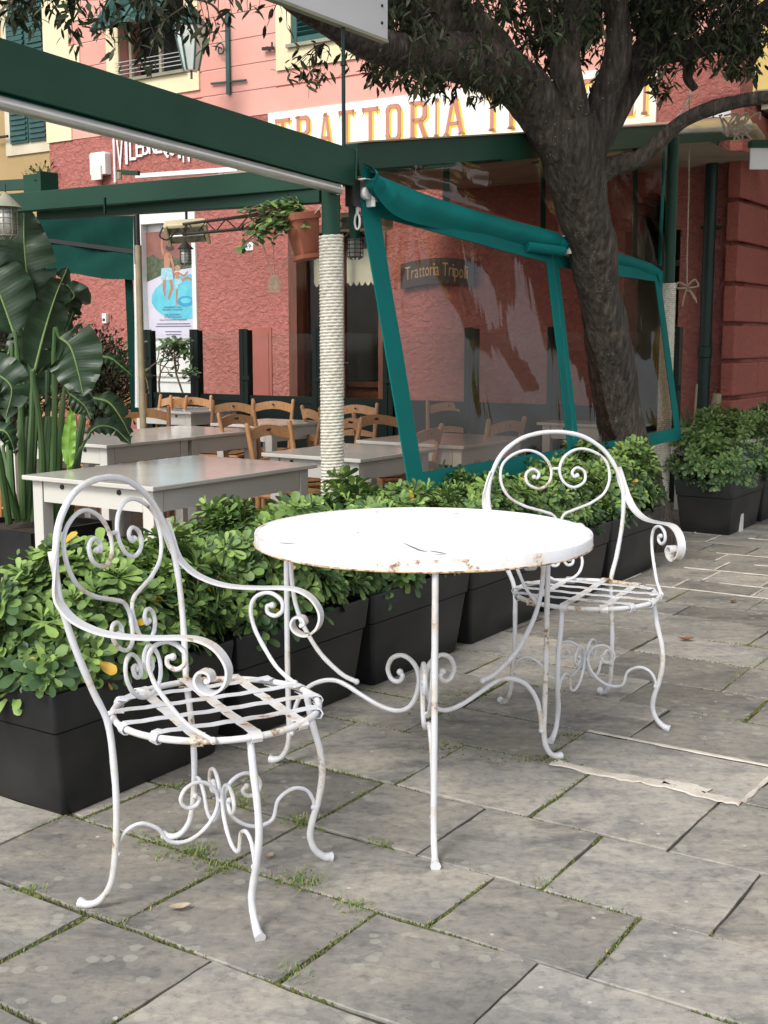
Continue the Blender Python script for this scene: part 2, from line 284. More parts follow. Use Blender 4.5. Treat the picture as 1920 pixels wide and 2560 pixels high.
# ---------------------------------------------------------------- mesh helpers
OFF = {}
def vec(p): return p if isinstance(p, Vector) else Vector(p)
def catmull(pts, n=6, closed=False):
    P = [vec(p) for p in pts]; m = len(P); out = []
    rng = range(m if closed else m-1)
    for i in rng:
        p0 = P[(i-1) % m] if (closed or i > 0) else P[0]*2-P[1]
        p1 = P[i]; p2 = P[(i+1) % m]
        p3 = P[(i+2) % m] if (closed or i+2 < m) else P[-1]*2-P[-2]
        for k in range(n):
            t = k/n; t2 = t*t; t3 = t2*t
            out.append(0.5*((2*p1)+(p2-p0)*t+(2*p0-5*p1+4*p2-p3)*t2+(3*p1-p0-3*p2+p3)*t3))
    if not closed: out.append(P[-1].copy())
    return out
def lerp(a, b, t): return a+(b-a)*t
class MB:
    def __init__(s): s.v = []; s.f = []; s.m = []; s.uv = None
    def add(s, vs, fs, mi=0):
        o = len(s.v); s.v.extend([tuple(v) for v in vs]); s.f.extend([tuple(o+i for i in f) for f in fs]); s.m.extend([mi]*len(fs)); return s
    def frame(s, o, ax, ay, az, hx, hy, hz, mi=0, taper=1.0):
        o = vec(o); vs = []
        for k, z in enumerate((-1, 1)):
            q = taper if z == -1 else 1.0
            for x, y in ((-1, -1), (1, -1), (1, 1), (-1, 1)): vs.append(o+ax*(x*hx*q)+ay*(y*hy*q)+az*(z*hz))
        return s.add(vs, [(3, 2, 1, 0), (4, 5, 6, 7), (0, 1, 5, 4), (1, 2, 6, 5), (2, 3, 7, 6), (3, 0, 4, 7)], mi)
    def box(s, x0, x1, y0, y1, z0, z1, mi=0):
        return s.frame(((x0+x1)/2, (y0+y1)/2, (z0+z1)/2), Vector((1, 0, 0)), Vector((0, 1, 0)), UP, (x1-x0)/2, (y1-y0)/2, (z1-z0)/2, mi)
    def beam(s, a, b, w, h, mi=0, side=None):
        a = vec(a); b = vec(b); d = (b-a); L = d.length; d.normalize()
        sd_ = side if side else d.cross(UP)
        if sd_.length < 1e-4: sd_ = Vector((1, 0, 0))
        sd_ = sd_.normalized(); u = sd_.cross(d).normalized()
        return s.frame((a+b)/2, d, sd_, u, L/2, w/2, h/2, mi)
    def tube(s, pts, r, n=8, closed=False, caps=True, mi=0, ry=None, ref=None, ham=0):
        P = [vec(p) for p in pts]; m = len(P)
        if not isinstance(r, (list, tuple)): r = [r]*m
        if ham: r = [q*(1+ham*(sin(i*1.3+m)+.8*sin(i*.47+2*m)+.5*sin(i*2.9))) for i, q in enumerate(r)]
        T = []
        for i in range(m):
            a = P[i-1] if (i > 0 or closed) else P[0]; b = P[(i+1) % m] if (i < m-1 or closed) else P[-1]
            d = b-a; T.append(d.normalized() if d.length > 1e-9 else (T[-1] if T else UP))
        nrm = ref if ref is not None else (UP if abs(T[0].z) < 0.9 else Vector((1, 0, 0)))
        nrm = (nrm-T[0]*nrm.dot(T[0])).normalized(); vs = []
        for i in range(m):
            if ref is not None: q = ref-T[i]*ref.dot(T[i])
            else: q = nrm-T[i]*nrm.dot(T[i])
            if q.length > 1e-6: nrm = q.normalized()
            bn = T[i].cross(nrm)
            for k in range(n):
                a = 2*pi*k/n + (pi/n if n == 4 else 0)
                vs.append(P[i]+nrm*(cos(a)*r[i])+bn*(sin(a)*r[i]*(ry or 1)))
        fs = []
        for i in range(m if closed else m-1):
            j = (i+1) % m
            for k in range(n): fs.append((i*n+k, i*n+(k+1) % n, j*n+(k+1) % n, j*n+k))
        if caps and not closed:
            fs.append(tuple(reversed(range(n)))); fs.append(tuple((m-1)*n+k for k in range(n)))
        return s.add(vs, fs, mi)
    def strap(s, pts, axis, w, t, mi=0, closed=False):
        """flat bar: width w along the given axis (vector or list of vectors), thickness t"""
        P = [vec(p) for p in pts]; m = len(P); vs = []
        for i in range(m):
            a = P[max(0, i-1)]; b = P[min(m-1, i+1)]; d = (b-a).normalized()
            ax = axis[i] if isinstance(axis, list) else axis
            ax = (ax-d*ax.dot(d)).normalized(); nn = d.cross(ax)
            for x, y in ((-1, -1), (1, -1), (1, 1), (-1, 1)): vs.append(P[i]+ax*(x*w/2)+nn*(y*t/2))
        fs = []
        for i in range(m-1):
            for k in range(4): fs.append((i*4+k, i*4+(k+1) % 4, i*4+4+(k+1) % 4, i*4+4+k))
        fs.append((3, 2, 1, 0)); fs.append(tuple((m-1)*4+k for k in range(4)))
        return s.add(vs, fs, mi)
    def prism(s, poly, o, ax, ay, t, mi=0):
        """closed 2-D outline in the plane (ax, ay) with thickness t along ax x ay"""
        o = vec(o); nz = ax.cross(ay).normalized(); n = len(poly)
        vs = [o+ax*p[0]+ay*p[1] for p in poly]+[o+ax*p[0]+ay*p[1]+nz*t for p in poly]
        fs = [tuple(reversed(range(n))), tuple(range(n, 2*n))]+[(i, (i+1) % n, n+(i+1) % n, n+i) for i in range(n)]
        return s.add(vs, fs, mi)
    def lathe(s, prof, c=(0, 0, 0), n=24, mi=0, ax=None):
        c = vec(c); vs = []
        az = ax.normalized() if ax else UP
        u = Vector((1, 0, 0)) if abs(az.x) < 0.9 else Vector((0, 1, 0)); u = (u-az*u.dot(az)).normalized(); w = az.cross(u)
        for r, z in prof:
            for k in range(n): a = 2*pi*k/n; vs.append(c+u*(r*cos(a))+w*(r*sin(a))+az*z)
        fs = [(i*n+k, i*n+(k+1) % n, (i+1)*n+(k+1) % n, (i+1)*n+k) for i in range(len(prof)-1) for k in range(n)]
        fs.append(tuple(reversed(range(n)))); fs.append(tuple((len(prof)-1)*n+k for k in range(n)))
        return s.add(vs, fs, mi)
    def ball(s, c, r, mi=0, n=10, sz=1.0):
        prof = [(max(1e-4, r*sin(pi*i/n)), -r*cos(pi*i/n)*sz) for i in range(n+1)]
        return s.lathe(prof, c, n, mi)
    def build(s, name, mats, parent=None, smooth=False, world=True, bevel=0.0, kind=None):
        me = bpy.data.meshes.new(name); off = OFF.get(parent.name, Vector()) if (parent and world) else Vector()
        me.from_pydata([(v[0]-off[0], v[1]-off[1], v[2]-off[2]) for v in s.v], [], s.f)
        for mm in (mats if isinstance(mats, (list, tuple)) else [mats]): me.materials.append(M[mm] if isinstance(mm, str) else mm)
        if any(s.m): me.polygons.foreach_set('material_index', s.m)
        if smooth: me.shade_smooth() if hasattr(me, 'shade_smooth') else None
        if smooth:
            try: me.set_sharp_from_angle(angle=R(42))
            except Exception: pass
        me.update(); ob = bpy.data.objects.new(name, me); COL.objects.link(ob)
        if parent: ob.parent = parent; OFF[ob.name] = off
        if bevel:
            md = ob.modifiers.new('bevel', 'BEVEL'); md.width = bevel; md.segments = 2; md.limit_method = 'ANGLE'; md.angle_limit = R(50)
        if kind: ob['kind'] = kind
        return ob
def tag(o, label, cat, group=None):
    o['label'] = label; o['category'] = cat
    if group: o['group'] = group
    return o
def thing(name, label, cat, loc=(0, 0, 0), rz=0, group=None):
    o = bpy.data.objects.new(name, None); COL.objects.link(o); o.location = loc; o.rotation_euler = (0, 0, rz)
    o.empty_display_size = 0.1
    OFF[o.name] = Vector(loc); return tag(o, label, cat, group)
def dup(root, loc, rz, label, group=None):
    r = root.copy(); COL.objects.link(r); r.location = loc; r.rotation_euler = (0, 0, rz); r['label'] = label
    if group: r['group'] = group
    for ch in list(root.children):
        c = ch.copy(); COL.objects.link(c); c.parent = r
        for g in ch.children:
            d = g.copy(); COL.objects.link(d); d.parent = c
    return r
def mirror(pts): return [Vector((-p[0], p[1], p[2])) for p in pts]
def foliage(name, P, D, N, L, W, mi, mats, parent=None, fold=0.25, droop=0.25, shape=((0.38, 0.55), (0.78, 1.0))):
    """many separate leaves as one mesh. P base, D direction, N face normal; each leaf is folded along its midrib"""
    P = np.array(P, float); D = np.array(D, float); N = np.array(N, float); L = np.array(L, float)[:, None]; W = np.array(W, float)[:, None]
    D /= np.linalg.norm(D, axis=1)[:, None]+1e-9
    N = N-D*(N*D).sum(1)[:, None]; N /= np.linalg.norm(N, axis=1)[:, None]+1e-9
    S = np.cross(D, N); n = len(P); rows = [P]; k = len(shape)
    for t, w in shape:
        c = P+D*L*t-N*L*(droop*t*t); rows += [c-S*W*w/2+N*W*fold*w*0.5, c, c+S*W*w/2+N*W*fold*w*0.5]
    rows.append(P+D*L-N*L*droop); nv = len(rows)
    V = np.stack(rows, 1).reshape(-1, 3)
    F = [(0, 2, 1), (0, 3, 2)]
    for q in range(k-1):
        a = 1+3*q; F += [(a, a+1, a+4, a+3), (a+1, a+2, a+5, a+4)]
    a = 1+3*(k-1); F += [(a, a+1, nv-1), (a+1, a+2, nv-1)]
    loops = np.concatenate([np.array(f) for f in F]); lt = np.array([len(f) for f in F])
    li = (loops[None, :]+(np.arange(n)*nv)[:, None]).ravel(); ltot = np.tile(lt, n); ls = np.concatenate([[0], np.cumsum(ltot)[:-1]])
    if parent is not None: V = V-np.array(OFF.get(parent.name, Vector()))
    me = bpy.data.meshes.new(name); me.vertices.add(len(V)); me.vertices.foreach_set('co', V.ravel())
    me.loops.add(len(li)); me.loops.foreach_set('vertex_index', li.astype(np.int32))
    me.polygons.add(len(ltot)); me.polygons.foreach_set('loop_start', ls.astype(np.int32)); me.polygons.foreach_set('loop_total', ltot.astype(np.int32))
    me.polygons.foreach_set('material_index', np.repeat(np.array(mi), len(F)).astype(np.int32))
    me.polygons.foreach_set('use_smooth', np.ones(len(ltot), dtype=bool))
    for q in mats: me.materials.append(M[q])
    me.update(calc_edges=True); me.validate()
    ob = bpy.data.objects.new(name, me); COL.objects.link(ob)
    if parent is not None: ob.parent = parent; OFF[ob.name] = OFF.get(parent.name, Vector())
    return ob
def text_mb(mb, s, o, ax, ay, size, mi=0, depth=0.004, width=None):
    """built-in font lettering laid in the plane (ax, ay); o is the left end of the baseline"""
    cu = bpy.data.curves.new('lettering', 'FONT'); cu.body = s; cu.size = 1.0; cu.resolution_u = 2
    ob = bpy.data.objects.new('lettering', cu); COL.objects.link(ob); dg = bpy.context.evaluated_depsgraph_get(); dg.update()
    me = bpy.data.meshes.new_from_object(ob.evaluated_get(dg)); bpy.data.objects.remove(ob); bpy.data.curves.remove(cu)
    if len(me.vertices) == 0: bpy.data.meshes.remove(me); return 0
    xs = [v.co.x for v in me.vertices]; x0, x1 = min(xs), max(xs); k = size/0.72
    kx = (width/(x1-x0)) if width else k
    nz = ax.cross(ay); vs = []
    for v in me.vertices: vs.append(o+ax*((v.co.x-x0)*kx)+ay*(v.co.y*k)+nz*depth)
    mb.add(vs, [tuple(p.vertices) for p in me.polygons], mi); bpy.data.meshes.remove(me)
    return (x1-x0)*kx
# ================================================================= PAVING
def e12(a, b, z=0.0): return E1*a + E2*b + UP*z
g_ = MB(); g_.frame((0, 40, FLOOR-0.03), Vector((1, 0, 0)), Vector((0, 1, 0)), UP, 150, 150, 0.02); g_.build('ground', 'ground', kind='structure')
TE1, TE2 = -2.75, 7.35                  # the sunken restaurant terrace: e1 < TE1 and e2 < TE2
fl = MB(); fl.frame(e12((-16+TE1)/2, 4.5, FLOOR-0.005), E1, E2, UP, (16+TE1)/2, 7.5, 0.004); fl.build('terrace_floor', 'terrace', kind='structure')
bd = MB(); bd.frame(e12((TE1+14)/2, 5.5, -0.041), E1, E2, UP, (14-TE1)/2, 12.0, 0.034)
bd.frame(e12((-16+TE1)/2+0.0, TE2+5.0, -0.0412), E1, E2, UP, (16+TE1)/2, 5.0, 0.034); bd.build('paving_bed', 'bed', kind='structure')
ROWS = [-4.2, -3.85, -3.5, -3.12, -2.8, -2.43, -2.05, -1.7, -1.33, -1.0, -0.62, -0.3, 0.08, 0.42, 0.74, 1.05, 1.352, 1.697, 2.048, 2.341, 2.70, 3.105, 3.425, 3.80, 4.10, 4.47, 4.80, 5.16,
        5.42, 5.75, 6.0, 6.31, 6.6, 6.86, 7.2, 7.5, 7.8, 8.1, 8.45, 8.8, 9.15, 9.5, 9.9, 10.3, 10.7, 11.1]
KNOWN = {15: [-1.62, -1.13, -0.60], 16: [-2.42, -1.883, -1.538, -1.06, -0.55], 17: [-2.35, -1.80, -1.373, -0.987, -0.50, 0.05], 18: [-2.30, -1.80, -1.247, -0.884, -0.44, 0.10],
         19: [-2.5, -2.12, -1.784, -1.457, -1.127, -0.735, -0.30], 20: [-2.6, -2.16, -1.755, -1.334, -0.956, -0.55], 21: [-2.5, -1.98, -1.50, -0.891, -0.40]}
sl = MB(); tones = []; joints = []
rr = random.Random(5)
def slab(a0, a1, b0, b1):
    cx, cy = (a0+a1)/2, (b0+b1)/2; g = rr.uniform(0.0025, 0.0055)
    c = [(a0+g, b0+g), (a1-g, b0+g), (a1-g, b1-g), (a0+g, b1-g)]
    c = [(x+rr.uniform(-.006, .006), y+rr.uniform(-.006, .006)) for x, y in c]
    if rr.random() < 0.25:                                   # a knocked-off corner
        k = rr.randrange(4); c[k] = (lerp(c[k][0], cx, .05), lerp(c[k][1], cy, .05))
    ring = []
    for i in range(4):
        p, q = c[i], c[(i+1) % 4]; n = 7
        for k in range(n):
            t = k/n; w = (rr.uniform(-.0022, .0022)+.0012*sin(k*.9+cx*40)) if k else 0
            dx, dy = q[0]-p[0], q[1]-p[1]; l = math.hypot(dx, dy)+1e-6
            ring.append((lerp(p[0], q[0], t)-dy/l*w, lerp(p[1], q[1], t)+dx/l*w))
    tx, ty, z = rr.uniform(-.0022, .0022), rr.uniform(-.0022, .0022), rr.uniform(-.0007, .0007)
    def Z(x, y): return z+(x-cx)*tx+(y-cy)*ty
    n = len(ring); o = len(sl.v); vs = []
    for f, dz in ((1.0, -0.03), (1.0, -0.0022), (0.0030, 0.0)):
        for x, y in ring:
            if f < 1:
                l = math.hypot(x-cx, y-cy); k = (l-f-rr.uniform(0, .002))/l; X, Y = cx+(x-cx)*k, cy+(y-cy)*k
            else: X, Y = x, y
            vs.append(e12(X, Y, Z(X, Y)+dz))
    fs = [(k*n+i, k*n+(i+1) % n, (k+1)*n+(i+1) % n, (k+1)*n+i) for k in range(2) for i in range(n)]
    fs.append(tuple(2*n+i for i in range(n))); sl.add(vs, fs); tones.extend([rr.random()]*len(fs))
for i in range(len(ROWS)-1):
    b0, b1 = ROWS[i], ROWS[i+1]
    lo = TE1 if (b0+b1)/2 < TE2 else -9.0
    known = KNOWN.get(i); xs = []
    if known:
        x = known[0]
        while x > lo+0.3: x -= rr.uniform(.35, .62); xs.append(x)
        xs = [q for q in reversed(xs) if q > lo]+known; x = known[-1]
    else: x = lo
    xs = [lo]+[q for q in xs if q > lo+.12]; x = xs[-1]
    while x < 8.5: x += rr.uniform(.34, .66)*(0.75 if b0 > 5.2 else 1); xs.append(x)
    for a0, a1 in zip(xs[:-1], xs[1:]):
        mb = (b0+b1)/2
        slab(a0, a1, b0, b1); joints.append((a1, b0, a1, b1))
    joints.append((xs[0], b1, xs[-1], b1))
so_ = sl.build('paving', 'slab', kind='structure')
at_ = so_.data.attributes.new('slabtone', 'FLOAT', 'FACE'); at_.data.foreach_set('value', tones)
# pale mortar in the joints by the right-hand chair and in the far cobbles
mo = MB()
def ribbon(pts, w, z, wob=.35, n=8):
    P = catmull([e12(x, y, z) for x, y in pts], n); vs = []; k = len(P)
    for i, p in enumerate(P):
        d = (P[min(k-1, i+1)]-P[max(0, i-1)]).normalized(); s = Vector((-d.y, d.x, 0)); ww = w*(1+rr.uniform(-wob, wob))
        vs += [p-s*ww/2-UP*.003, p-s*ww*.38, p+s*ww*.38, p+s*ww/2-UP*.003]
    mo.add(vs, [(i*4+j, i*4+j+1, i*4+5+j, i*4+4+j) for i in range(k-1) for j in range(3)])
ribbon([(-1.46, 3.11), (-1.3, 3.10), (-1.15, 3.115), (-1.0, 3.10), (-0.90, 3.10)], .046, .0045)
ribbon([(-1.13, 3.135), (-1.06, 3.14), (-1.0, 3.13)], .045, .0045)
ribbon([(-1.49, 3.43), (-1.2, 3.425), (-0.9, 3.425), (-0.5, 3.43), (0.1, 3.42)], .016, .0055)
ribbon([(-0.90, 3.10), (-0.895, 3.25), (-0.89, 3.42)], .014, .0055)
for i, b in enumerate(ROWS):
    if 5.6 < b < 9: ribbon([(x, b+rr.uniform(-.02, .02)) for x in np.arange(-2.2 if i % 2 else -1.9, 1.5, .35)], rr.uniform(.008, .02), .004, .6, 4)
for a, b0, a2, b1 in joints:
    if b0 > 5.7 and b1 < 9 and abs(b1-b0) > .1 and -2.7 < a < 1.6 and rr.random() < .6: ribbon([(a, b0), (a, b1)], .012, .004, .5, 5)
mo.build('mortar_joint', 'mortar', kind='structure')
# moss and grass in the joints
mp_ = MB(); GP, GD, GN, GL, GW, GM = [], [], [], [], [], []
def nz(x, y, s=1.0): 
    from mathutils import noise
    return noise.noise(Vector((x*s, y*s, 3.7)))
def tuft(a, b, r, n, h):
    for _ in range(n):
        x, y = a+rr.gauss(0, r), b+rr.gauss(0, r*.8); p = e12(x, y, 0.0)
        GP.append(p); ang = rr.uniform(0, 2*pi); l = rr.uniform(.5, 1)*h; ti = rr.uniform(.2, 1.1)
        GD.append((cos(ang)*ti, sin(ang)*ti, 1)); GN.append((-cos(ang), -sin(ang), .4)); GL.append(l); GW.append(rr.uniform(.0015, .0035)); GM.append(1 if rr.random() < .22 else 0)
def clump(a, b, r):
    n = 7; c = e12(a, b, .0005+rr.uniform(0, .002)); vs = [c+UP*r*.12]; ph = rr.uniform(0, 6)
    for k in range(n):
        q = r*rr.uniform(.45, 1.5); vs.append(e12(a+q*cos(ph+k*2*pi/n), b+q*sin(ph+k*2*pi/n)*.7, -.006))
    mp_.add(vs, [(0, 1+k, 1+(k+1) % n) for k in range(n)])
for (a, b, a2, b2) in joints:
    L = math.hypot(a2-a, b2-b); n = int(L/.010)
    for k in range(n):
        t = (k+rr.random())/n; x, y = lerp(a, a2, t), lerp(b, b2, t)
        w = e12(x, y)
        if w.y < 1.6 or w.y > 6.5 or abs(w.x) > 0.36*w.y+.15: continue
        v = nz(x, y, 2.1)+.35*nz(x, y, 9)
        near = -0.25 if (x > -1.0 and y > 2.2) else (0.04 if y < 3.6 else -.1)
        v += near
        if v > -.02:
            for _ in range(3 if v > .15 else 2): clump(x+rr.gauss(0, .0028+.006*max(0, v-.1)), y+rr.gauss(0, .0028+.006*max(0, v-.1)), rr.uniform(.0018, .0055))
        if v > .20 and rr.random() < .5: tuft(x, y, .007, rr.randint(2, 5), .011)
for (x, y, n, r, h) in [(-2.03, 2.35, 120, .04, .05), (-1.9, 2.06, 60, .02, .03), (-1.60, 2.07, 160, .035, .028), (-1.43, 2.04, 70, .025, .02), (-1.80, 2.34, 100, .025, .03), (-1.56, 2.34, 50, .02, .022),
                        (-.87, 3.52, 150, .022, .028), (-.62, 4.22, 140, .035, .03), (-.67, 4.05, 60, .025, .025), (-1.46, 3.13, 60, .03, .02), (-1.36, 1.74, 30, .02, .02), (-1.13, 2.36, 24, .015, .02)]:
    tuft(x, y, r, n, h)
    for _ in range(n//5): clump(x+rr.gauss(0, r), y+rr.gauss(0, r*.6), rr.uniform(.006, .014))
def at_e(x, y): p = gz(x, y); return p.dot(E1), p.dot(E2)
for (x, y, w, n) in [(360, 1815, 60, 60), (400, 1850, 70, 50), (480, 1875, 60, 60), (1020, 1505, 60, 30), (1230, 1590, 40, 30), (970, 1615, 50, 30), (60, 1925, 40, 30), (390, 1700, 50, 26), (1100, 1640, 60, 22), (950, 1540, 60, 24)]:
    for _ in range(n):
        a, b = at_e(x+rr.gauss(0, w*.5), y+rr.gauss(0, w*.12)); clump(a, b, rr.uniform(.006, .014)); 
        if rr.random() < .5: tuft(a, b, .008, 4, .016)
mp_.build('moss', 'moss', smooth=True, kind='stuff')
go = foliage('joint_grass', GP, GD, GN, GL, GW, GM, ['grass', 'drygrass'], droop=.35); go['kind'] = 'stuff'

# ================================================================= WHITE IRON CHAIRS AND TABLE
def chair_proto(name, label, loc, rz):
    t = thing(name, label, 'chair', loc, rz, 'white wrought iron armchairs'); OFF[t.name] = Vector()
    def by(z): return -0.145-0.2126*(z-0.42)
    hp = [(.179, .42), (.207, .5), (.236, .6), (.249, .68), (.248, .74), (.228, .80), (.187, .86), (.12, .904), (.055, .921), (0, .925)]
    side = [Vector((x, by(z), z)) for x, z in hp]
    leg = [Vector(p) for p in [(.190, -.226, .010), (.190, -.204, .008), (.189, -.174, .022), (.187, -.148, .06), (.185, -.136, .12), (.182, -.130, .22), (.179, -.134, .32)]]
    full = leg+side+mirror(reversed(side[:-1]))+mirror(reversed(leg))
    C = catmull(full, 6); k = len(C)
    rad = [0.0076]*k
    for i in range(k):                                    # flattened feet
        e = min(i, k-1-i)
        if e < 8: rad[i] = lerp(.0125, .0076, e/8)
    hoop = MB(); hoop.tube(C, rad, 10, ham=.035); hoop.build('back_hoop', 'iron', t, True)
    inner = [(0.004, .64), (.020, .648), (.053, .661), (.090, .672), (.126, .684), (.176, .714), (.201, .762), (.194, .818), (.152, .853), (.095, .866), (.042, .845), (.016, .802), (.026, .759), (.062, .738), (.103, .754), (.109, .787), (.083, .803), (.062, .790), (.068, .773), (.080, .777)]
    inner = [(.0125, .575), (.0075, .60), (.006, .622)]+inner[1:]
    low = [(.0125, .575), (.025, .556), (.05, .548), (.078, .560), (.094, .585), (.088, .608), (.067, .614), (.052, .600), (.056, .584), (.066, .588)]
    heart = [(0, .430), (.035, .437), (.063, .457), (.076, .49), (.067, .52), (.043, .536), (.018, .524), (.0085, .50), (.019, .482), (.038, .485), (.042, .504), (.030, .508), (.028, .500)]
    # the strand is one bar: lower curl up through the neck, round the top, into the upper curl
    strand = list(reversed(low))+inner[1:]
    for q, nm in ((strand, 'back_scroll'), (heart, 'lower_scroll')):
        for sgn in (1, -1):
            P = catmull([Vector((sgn*x, by(z)+.002, z)) for x, z in q], 6); n = len(P)
            r = [.0050]*n
            b = MB(); b.tube(P, r, 8, ham=.04)
            for e in ((0, -1) if nm == 'back_scroll' else (-1,)): b.ball(P[e], .0078, n=8)
            b.build(nm, 'iron', t, True)
    b = MB(); b.tube([Vector((-.017, by(.802), .802)), Vector((.017, by(.802), .802))], .0052, 8); b.build('tie_bar', 'iron', t, True)
    # seat ring with flat straps woven across and wrapped round it
    zr, RX, RY, cy = .420, .229, .227, .024
    def ring(a): 
        return Vector((RX*cos(a), cy+RY*sin(a), zr))
    b = MB(); b.tube([ring(2*pi*i/64) for i in range(64)], .0076, 10, closed=True, ham=.03); b.build('seat_ring', 'iron_ring', t, True)
    def wrap(x, y, ax, out):                              # a band folded over the ring
        q = MB(); pr = [(-.024, .0095), (-.004, .0112), (.008, .0075), (.0115, 0), (.008, -.0085), (0, -.0112), (-.008, -.0085)]
        q.strap([Vector((x, y, zr))+out*u+UP*w for u, w in pr], ax, .0245, .0022); return q
    c0 = Vector((0, cy, 0)); RR = .228                      # straps run on the two diagonals
    for (dv_, offs, wd, mt, z0, par) in ((Vector((-.72, .69, 0)).normalized(), (-.135, -.046, .046, .135), .0215, 'iron', .0105, 0), (Vector((.69, .72, 0)).normalized(), (-.115, .0, .115), .0245, 'iron_ring', .0085, 1)):
        nv_ = Vector((-dv_.y, dv_.x, 0))
        for i, o_ in enumerate(offs):
            hl = math.sqrt(RR*RR-o_*o_); b = MB()
            b.strap([c0+nv_*o_+dv_*lerp(-hl, hl, k/12)+UP*(zr+z0-.002*sin(pi*k/12)+(.0016 if (k+i+par) % 2 else 0)) for k in range(13)], nv_, wd, .0022)
            for e in (-1, 1):
                p = c0+nv_*o_+dv_*(e*hl); out = (p-c0).normalized(); tg_ = Vector((-out.y, out.x, 0)); q = wrap(p.x, p.y, (nv_*e*-1+tg_*1.2*(1 if tg_.dot(nv_) > 0 else -1)*0+tg_*(1 if tg_.dot(nv_*-e) > 0 else -1)*.8).normalized(), out); b.add(q.v, q.f)
            b.build('seat_strap', mt, t)
    # arms: a flat bar that turns from the hoop, runs level and rolls up at the front
    arm = [(.2375, -.226, .80), (.2440, -.222, .775), (.251, -.216, .745), (.2585, -.208, .715), (.264, -.192, .690), (.266, -.160, .664), (.265, -.111, .646), (.262, -.058, .639), (.26, .008, .640), (.257, .075, .645), (.255, .120, .642), (.254, .155, .624), (.253, .176, .590), (.252, .169, .556),
           (.251, .143, .536), (.2505, .116, .541), (.25, .104, .560), (.25, .114, .578), (.25, .133, .577), (.25, .138, .564), (.25, .127, .558)]
    sup = [(a_, b_-.028, c_) for a_, b_, c_ in [(.218, .150, .424), (.230, .100, .455), (.240, .062, .50), (.247, .034, .545), (.25, .024, .588), (.25, .038, .620), (.25, .073, .6325), (.25, .103, .617), (.25, .107, .592), (.25, .089, .577), (.25, .069, .583), (.25, .068, .599), (.25, .080, .602)]]
    for sgn in (1, -1):
        P = catmull([Vector((sgn*p[0], p[1], p[2])) for p in arm], 6); n = len(P)
        axs = []
        for i in range(n):
            f = min(1, i/22); a = lerp(R(80), 0, f); axs.append(Vector((cos(a)*sgn, sin(a)*.8, sin(a)*.3)))
        b = MB(); b.strap(P, axs, .027, .0055); b.ball(P[-1]+Vector((sgn*.002, 0, 0)), .0068, n=8); b.build('armrest', 'iron', t, True)
        P = catmull([Vector((sgn*p[0], p[1], p[2])) for p in sup], 6); b = MB(); b.tube(P, .0052, 8, ham=.04); b.ball(P[-1], .0078, n=8); b.ball(P[0], .0085, n=6); b.build('arm_support', 'iron', t, True)
        # front leg: an S bend in the diagonal plane ending in a hammered foot
        fl_ = [(.158, .176, .418), (.161, .180, .39), (.168, .188, .34), (.179, .200, .28), (.182, .204, .22), (.177, .196, .16), (.168, .184, .11), (.167, .178, .07), (.176, .186, .035), (.194, .202, .012), (.209, .216, .0065)]
        P = catmull([Vector((sgn*p[0], p[1], p[2])) for p in fl_], 6); n = len(P)
        rad = [.0080 if i < n-10 else lerp(.0080, .0130, (i-(n-10))/10) for i in range(n)]
        b = MB(); b.tube(P, rad, 10, ham=.035); b.ball(P[0], .0095, n=6); b.build('leg', 'iron', t, True)
    # the four sprung scrolls that brace the legs
    for lx, ly, att in ((.176, .193, .150), (-.176, .193, .150), (.186, -.137, .14), (-.186, -.137, .14)):
        c0 = Vector((0, .030, 0)); dd = Vector((lx, ly, 0))-c0; S = dd.length; dd.normalize()
        q = [(S-.008, att-.012), (S-.010, att+.01), (S-.028, att+.038), (S-.062, att+.048), (S-.10, att+.028), (.125, .134), (.085, .125), (.045, .142), (.016, .175), (.008, .212), (.024, .243), (.055, .257), (.085, .246), (.096, .222), (.083, .203), (.062, .203), (.052, .217), (.062, .226)]
        P = catmull([c0+dd*s_+UP*z for s_, z in q], 6); b = MB(); b.tube(P, .0046, 8, ham=.04); b.ball(P[-1], .0068, n=8); b.ball(P[0]+UP*.004, .0080, n=6); b.ball(c0+dd*.006+UP*.205, .0062, n=6); b.build('stretcher_scroll', 'iron', t, True)
    return t
Lf = Vector((cos(R(-18.1)), sin(R(-18.1)), 0)); Rf = Vector((cos(R(-72.7)), sin(R(-72.7)), 0))
Lc = Vector((-.396, 2.60, 0)); Rc = Vector((.644, 3.846, 0))+Rf*.012
ch1 = chair_proto('garden_armchair', 'large white wrought iron armchair nearest the camera, left of the round table, facing right', Lc, R(-18.1-90))
dup(ch1, Rc, R(-72.7-90), 'white wrought iron armchair behind the right edge of the round table, back towards the planters')
# ---- round table
TC = Vector((.104, 3.171, 0)); TA = .035; ZT = .73
tb = thing('garden_table', 'round white iron table with rusty rim and three scrolled legs between the two armchairs', 'table', TC)
b = MB(); n = 96
prof = [(0.0001, ZT-.006), (.440, ZT-.006), (.4405, ZT-.0015), (.4475, ZT-.001), (.449, ZT-.003), (.449, ZT-.028), (.4465, ZT-.0295), (.445, ZT-.028), (.445, ZT-.010), (0.0001, ZT-.010)]
b.lathe(prof[:3], TC, n); b.lathe([(.4405, ZT-.010), (.4405, ZT-.0095), (.0001, ZT-.0095)], TC, n); b.build('tabletop', 'top', tb, True)
b = MB(); o = len(b.v); pr = [(.4405, ZT-.011), (.4405, ZT-.0005), (.449, ZT-.0005), (.4495, ZT-.0015), (.4495, ZT-.0285), (.447, ZT-.0295), (.446, ZT-.0285), (.446, ZT-.011)]
vs = []
for r_, z_ in pr:
    for k in range(n):
        a = 2*pi*k/n; w = .0006*sin(a*7+1)+.0004*sin(a*19); vs.append(TC+Vector(((r_+w)*cos(a), (r_+w)*sin(a), z_)))
